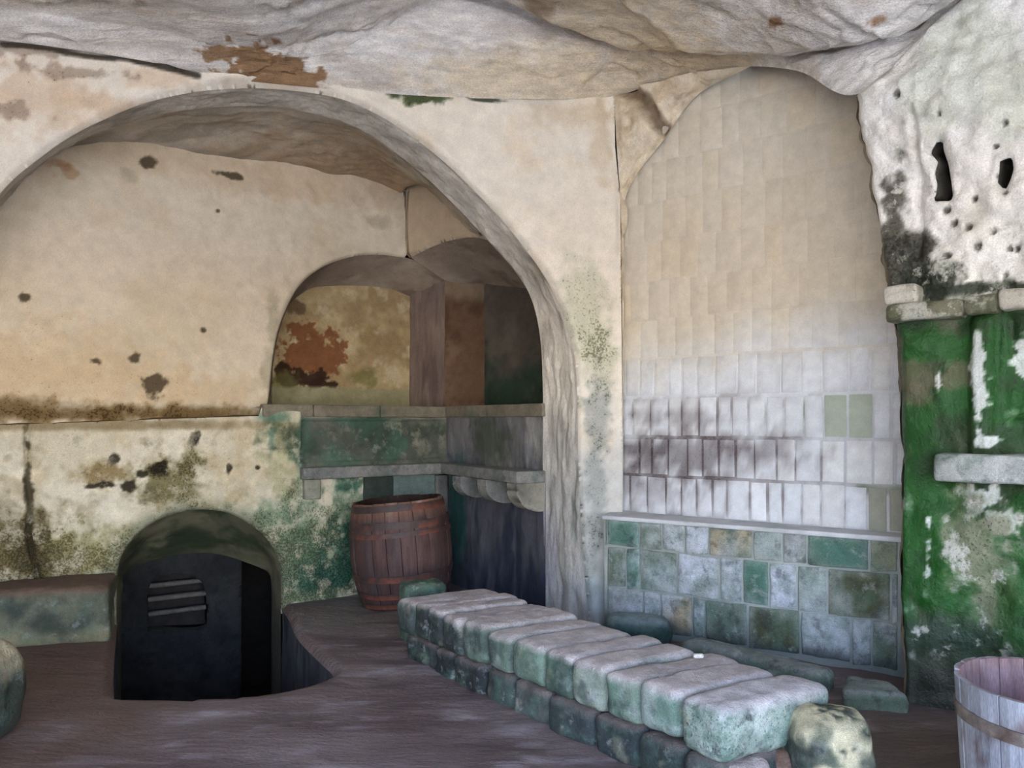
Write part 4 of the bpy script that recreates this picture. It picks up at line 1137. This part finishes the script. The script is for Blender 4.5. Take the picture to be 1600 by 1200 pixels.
def pale_corbel(V, n=None, U=None):
    p = Paint(V, (150, 146, 132), (166, 162, 150), 6, 52); p.mix(sst(.2, .5, fbm(V, 16, 3, 511)), (66, 64, 58), .8); return p
def corbel(t, thick, pr, h, paint):
    n = 14; prof = [(-.02, 0.0), (pr, 0.0), (pr, -.05)]
    for k in range(n + 1):
        an = math.pi / 2 * k / n
        prof.append((pr * (.12 + .88 * math.cos(an)) if k else pr * .96, -.05 - (h - .05) * math.sin(an)))
    prof.append((-.02, -h))
    V, Fs = [], []
    m = len(prof)
    for e in (0, 1):
        o = LS.p[0] + lsd * (t + thick * e)
        for (x, z) in prof:
            q = o + lsn * x; V.append([q[0], q[1], SH_B + z])
    Fs.append(list(range(m))); Fs.append(list(range(2 * m - 1, m - 1, -1)))
    for k in range(m): Fs.append([k, m + k, m + (k + 1) % m, (k + 1) % m])
    V = np.array(V)
    o = make_mesh('corbel', V, Fs, paint(V), 'block', shelf, smooth=False)
    bv = o.modifiers.new('bevel', 'BEVEL'); bv.width = .008; bv.segments = 2; bv.limit_method = 'ANGLE'
    return o
LT = LS.l[0]
corbel(LT - .13, .14, .265, .225, pale_corbel)
corbel(LT - .62, .14, .235, .20, grey_stone)
corbel(LT - 1.08, .14, .21, .19, grey_stone)
def blockat(x0, x1, y0, y1, out, c, seed):
    s0, zt = LB.hit(x0, y0); s1, zb = LB.hit(x1, y1); zt = min(zt, SH_B)
    f = LB.pos([[s0, zb], [s1, zb], [s1, zt], [s0, zt]]); f = f + np.array([*lbn, 0]) * out
    b = f - np.array([*lbn, 0]) * (out + .05)
    hexstone('support_block', [f[0], f[1], b[1], b[0], f[3], f[2], b[2], b[3]], lambda V, n, U: Paint(V, c, np.array(c) * .8, 5, 53), 'block', shelf, (6, 4, 6), .1, .004, seed)
blockat(472, 497, 742, 779, .06, (156, 156, 140), 1)
blockat(567, 611, 742, 800, .05, (56, 66, 60), 2)
blockat(611, 676, 742, 800, .04, (112, 130, 126), 3)
blockat(676, 694, 742, 800, .07, (116, 116, 114), 4)

# moulded cap stones under the niches
cap = empty('trim_1', (-.62, 7.55, 1.5)); tag(cap, 'grey stone cap course under the niche sill', kind='structure')
def cap_paint(V, n=None, U=None):
    p = Paint(V, (120, 112, 96), (138, 130, 112), 4, 54); p.mix(sst(.1, .8, p.mid), (84, 96, 80), .6); return p
sA = LB.hit(409, 648)[0]
for s0, s1 in ((sA, sA + .42), (sA + .425, sA + 1.05), (sA + 1.055, LB.c[-1])):
    f = LB.pos([[s0, 0], [s1, 0]])[:, :2]; C4 = [f[0] + lbn * .035, f[1] + lbn * .035, f[1] - lbn * .06, f[0] - lbn * .06]
    hexstone('cap_stone', [np.array([*q, 1.545]) for q in C4] + [np.array([*q, 1.65]) for q in C4], cap_paint, 'block', cap, (14, 4, 5), .12, .005, int(s0 * 10), 5)
for s0, s1 in ((0, .75), (.755, LT + .02)):
    f = LS.pos([[s0, 0], [s1, 0]])[:, :2]; C4 = [f[0] + lsn * .03, f[1] + lsn * .03, f[1] - lsn * .06, f[0] - lsn * .06]
    hexstone('cap_stone', [np.array([*q, 1.545]) for q in C4] + [np.array([*q, 1.65]) for q in C4], cap_paint, 'block', cap, (14, 4, 5), .12, .005, int(s0 * 10) + 5, 5)

# ------------------------------------------------------------------ cornice and shelf on the mossy wall
cor = empty('trim_2', (2.1, 4.25, 2.0)); tag(cor, 'weathered stone cornice across the mossy right wall', kind='structure')
rd = (RW.p[1] - RW.p[0]) / RW.l[0]; rn = RW.n[:2]
def rw_box(name, parent, x0, x1, z0, z1, out, paint, seed, n=(16, 5, 6), r=.15, noise=.01, mat='mossy'):
    a, b = RW.P(x0, 600)[:2], RW.P(x1, 600)[:2]
    C4 = [a + rn * out, b + rn * out, b - rn * .1, a - rn * .1]
    return hexstone(name, [np.array([*q, z0]) for q in C4] + [np.array([*q, z1]) for q in C4], paint, mat, parent, n, r, noise, seed, 6)
def white_stone(V, n=None, U=None):
    p = Paint(V, (206, 202, 190), (176, 170, 154), 6, 55); p.mix(sst(.2, .7, p.mid), (86, 84, 68), .6); p.dirt(np.full(len(V), .3)); return p
def moss_stone(V, n=None, U=None):
    p = Paint(V, (120, 118, 96), (92, 96, 70), 6, 56); p.mix(sst(.0, .6, p.mid), (56, 72, 40), .7); p.mix(sst(.3, .7, p.fine), (190, 188, 176), .6); p.dirt(np.full(len(V), .3)); return p
rw_box('stone', cor, 1387, 1440, 2.125, 2.225, .07, white_stone, 1, r=.2)
rw_box('stone', cor, 1394, 1510, 2.03, 2.12, .11, moss_stone, 2, r=.25)
rw_box('stone', cor, 1511, 1568, 2.03, 2.13, .085, moss_stone, 3, r=.3)
rw_box('stone', cor, 1569, 1700, 2.04, 2.14, .10, white_stone, 4, r=.2)
def shelf_paint(V, n=None, U=None):
    p = Paint(V, (176, 180, 174), (196, 200, 196), 5, 57); p.mix(sst(.0, .6, fbm(V, 6, 4, 521, (1, 1, .6))), (112, 124, 112), .7); p.dirt(np.full(len(V), .25)); return p
o = rw_box('stone_shelf', None, 1475, 1720, 1.205, 1.345, .17, shelf_paint, 5, (40, 8, 8), .16, .008, 'block')
tag(o, 'thick pale stone slab shelf jutting from the mossy right wall', 'shelf')

# ------------------------------------------------------------------ barrel and tub, stave by stave
def cask(name, label, cat, loc, rot, H, rad, n_st, hoops, stave_paint, hoop_paint, thick=.022, bottom_z=.05, in_paint=None, wood='wood'):
    root = empty(name); tag(root, label, cat)
    zs = np.linspace(0, H, 13)
    cr = random.Random(n_st)
    for k in range(n_st):
        a0, a1 = 2 * math.pi * k / n_st + .006, 2 * math.pi * (k + 1) / n_st - .006
        V, Fs = [], []
        na = 4; dz = cr.uniform(-.006, .004); dr = cr.uniform(-.003, .003)
        for inner in (0, 1):
            for iz, z in enumerate(zs):
                for ia in range(na):
                    a = a0 + (a1 - a0) * ia / (na - 1)
                    r = rad(z / H) - (thick if inner else 0) + dr
                    if ia in (0, na - 1) and not inner: r -= .003
                    V.append([r * math.cos(a), r * math.sin(a), z + (dz if iz == len(zs) - 1 else 0)])
        m = len(zs) * na
        ix = lambda inn, iz, ia: inn * m + iz * na + ia
        for iz in range(len(zs) - 1):
            for ia in range(na - 1):
                Fs.append([ix(0, iz, ia), ix(0, iz, ia + 1), ix(0, iz + 1, ia + 1), ix(0, iz + 1, ia)])
                Fs.append([ix(1, iz, ia), ix(1, iz + 1, ia), ix(1, iz + 1, ia + 1), ix(1, iz, ia + 1)])
            Fs.append([ix(0, iz, 0), ix(0, iz + 1, 0), ix(1, iz + 1, 0), ix(1, iz, 0)])
            Fs.append([ix(0, iz, na - 1), ix(1, iz, na - 1), ix(1, iz + 1, na - 1), ix(0, iz + 1, na - 1)])
        for ia in range(na - 1):
            t = len(zs) - 1
            Fs.append([ix(0, t, ia), ix(0, t, ia + 1), ix(1, t, ia + 1), ix(1, t, ia)])
            Fs.append([ix(0, 0, ia), ix(1, 0, ia), ix(1, 0, ia + 1), ix(0, 0, ia + 1)])
        V = np.array(V)
        inn = np.r_[np.zeros(m), np.ones(m)]
        make_mesh('stave', V, Fs, stave_paint(V, H, cr.uniform(-1, 1), inn), wood, root, smooth=False)
    for (h0, h1, off) in hoops:
        seg = 56; V, Fs = [], []
        for z, e in ((h0, -.004), (h0, off), (h1, off), (h1, -.004)):
            for s in range(seg):
                a = 2 * math.pi * s / seg; r = rad(z / H) + e
                V.append([r * math.cos(a), r * math.sin(a), z + .004 * math.sin(3 * a + h0 * 40)])
        for j in range(3):
            for s in range(seg):
                Fs.append([j * seg + s, j * seg + (s + 1) % seg, (j + 1) * seg + (s + 1) % seg, (j + 1) * seg + s])
        V = np.array(V)
        o = make_mesh('hoop', V, Fs, hoop_paint(V), 'hoop', root, smooth=False)
    seg = 40; r = rad(bottom_z / H) - thick * .6
    V = np.array([[r * math.cos(2 * math.pi * s / seg), r * math.sin(2 * math.pi * s / seg), bottom_z] for s in range(seg)] + [[r * math.cos(2 * math.pi * s / seg), r * math.sin(2 * math.pi * s / seg), bottom_z - .02] for s in range(seg)])
    Fs = [list(range(seg)), list(range(2 * seg - 1, seg - 1, -1))] + [[s, seg + s, seg + (s + 1) % seg, (s + 1) % seg] for s in range(seg)]
    make_mesh('bottom', V, Fs, Paint(V, (60, 40, 32)), wood, root, smooth=False)
    root.location = loc; root.rotation_euler = rot
    return root

def brl(t): return .345 + .065 * (1 - (2 * t - 1) ** 2) + .02 * t
def brl_paint(V, H, r, inn):
    p = Paint(V, np.array((86, 62, 58)) + r * 8, (68, 50, 49), 7, 61)
    p.mix(sst(.1, .7, fbm(V, 9, 4, 601, (1, 1, .25))), (74, 64, 64), .7)
    p.mix(sst(.84, .92, V[:, 2] / H), (130, 92, 70), .7)
    p.mix(sst(.35, .8, fbm(V, 8, 4, 605, (1, 1, .3))) * sst(.3, .6, V[:, 2] / H), (176, 160, 150), .5)
    p.mix(sst(.2, .0, V[:, 2] / H), (58, 40, 38), .8)
    p.mix(inn, (40, 28, 24), .8)
    return p
def iron_paint(V):
    p = Paint(V, (54, 44, 44), (70, 52, 48), 9, 62); p.mix(sst(.25, .7, p.fine), (116, 64, 48), .6); zz = V[:, 2]; p.mix((zz < zz.min() + .012) * sst(-.2, .4, p.mid), (138, 72, 50), .8); return p
HB = .855
cask('wooden_barrel', 'old reddish wooden barrel with rusty hoops standing in the recess corner', 'barrel', (-.885, 6.66, .01), (0, math.radians(-4.5), 0), HB, brl, 22,
     [(.015, .055, .007), (.10, .145, .007), (.235, .285, .008), (.585, .625, .008), (.65, .705, .008), (.785, .838, .008)], brl_paint, iron_paint)

def tubr(t): return .285 + .035 * t
def tub_paint(V, H, r, inn):
    p = Paint(V, np.array((158, 162, 170)) + r * 8, (184, 188, 196), 6, 63)
    p.mix(sst(.1, .5, fbm(V, 7, 4, 611, (1, 1, .3))), (122, 104, 106), .75)
    p.mix(sst(.25, .6, fbm(V, 14, 3, 613)), (96, 72, 70), .6)
    p.mix(inn * sst(-.8, .6, p.mid), (128, 92, 88), .9); p.mix(inn, (134, 100, 98), .7)
    return p
def rust_paint(V):
    p = Paint(V, (124, 112, 104), (150, 140, 128), 14, 64); p.mix(sst(.0, .5, p.fine), (74, 54, 44), .8); return p
cask('wooden_tub', 'weathered whitish wooden tub with one rusty hoop at the right edge', 'tub', (1.895, 2.77, .0), (0, 0, .1), .60, tubr, 20, [(.455, .50, .007), (.06, .10, .006)], tub_paint, rust_paint)
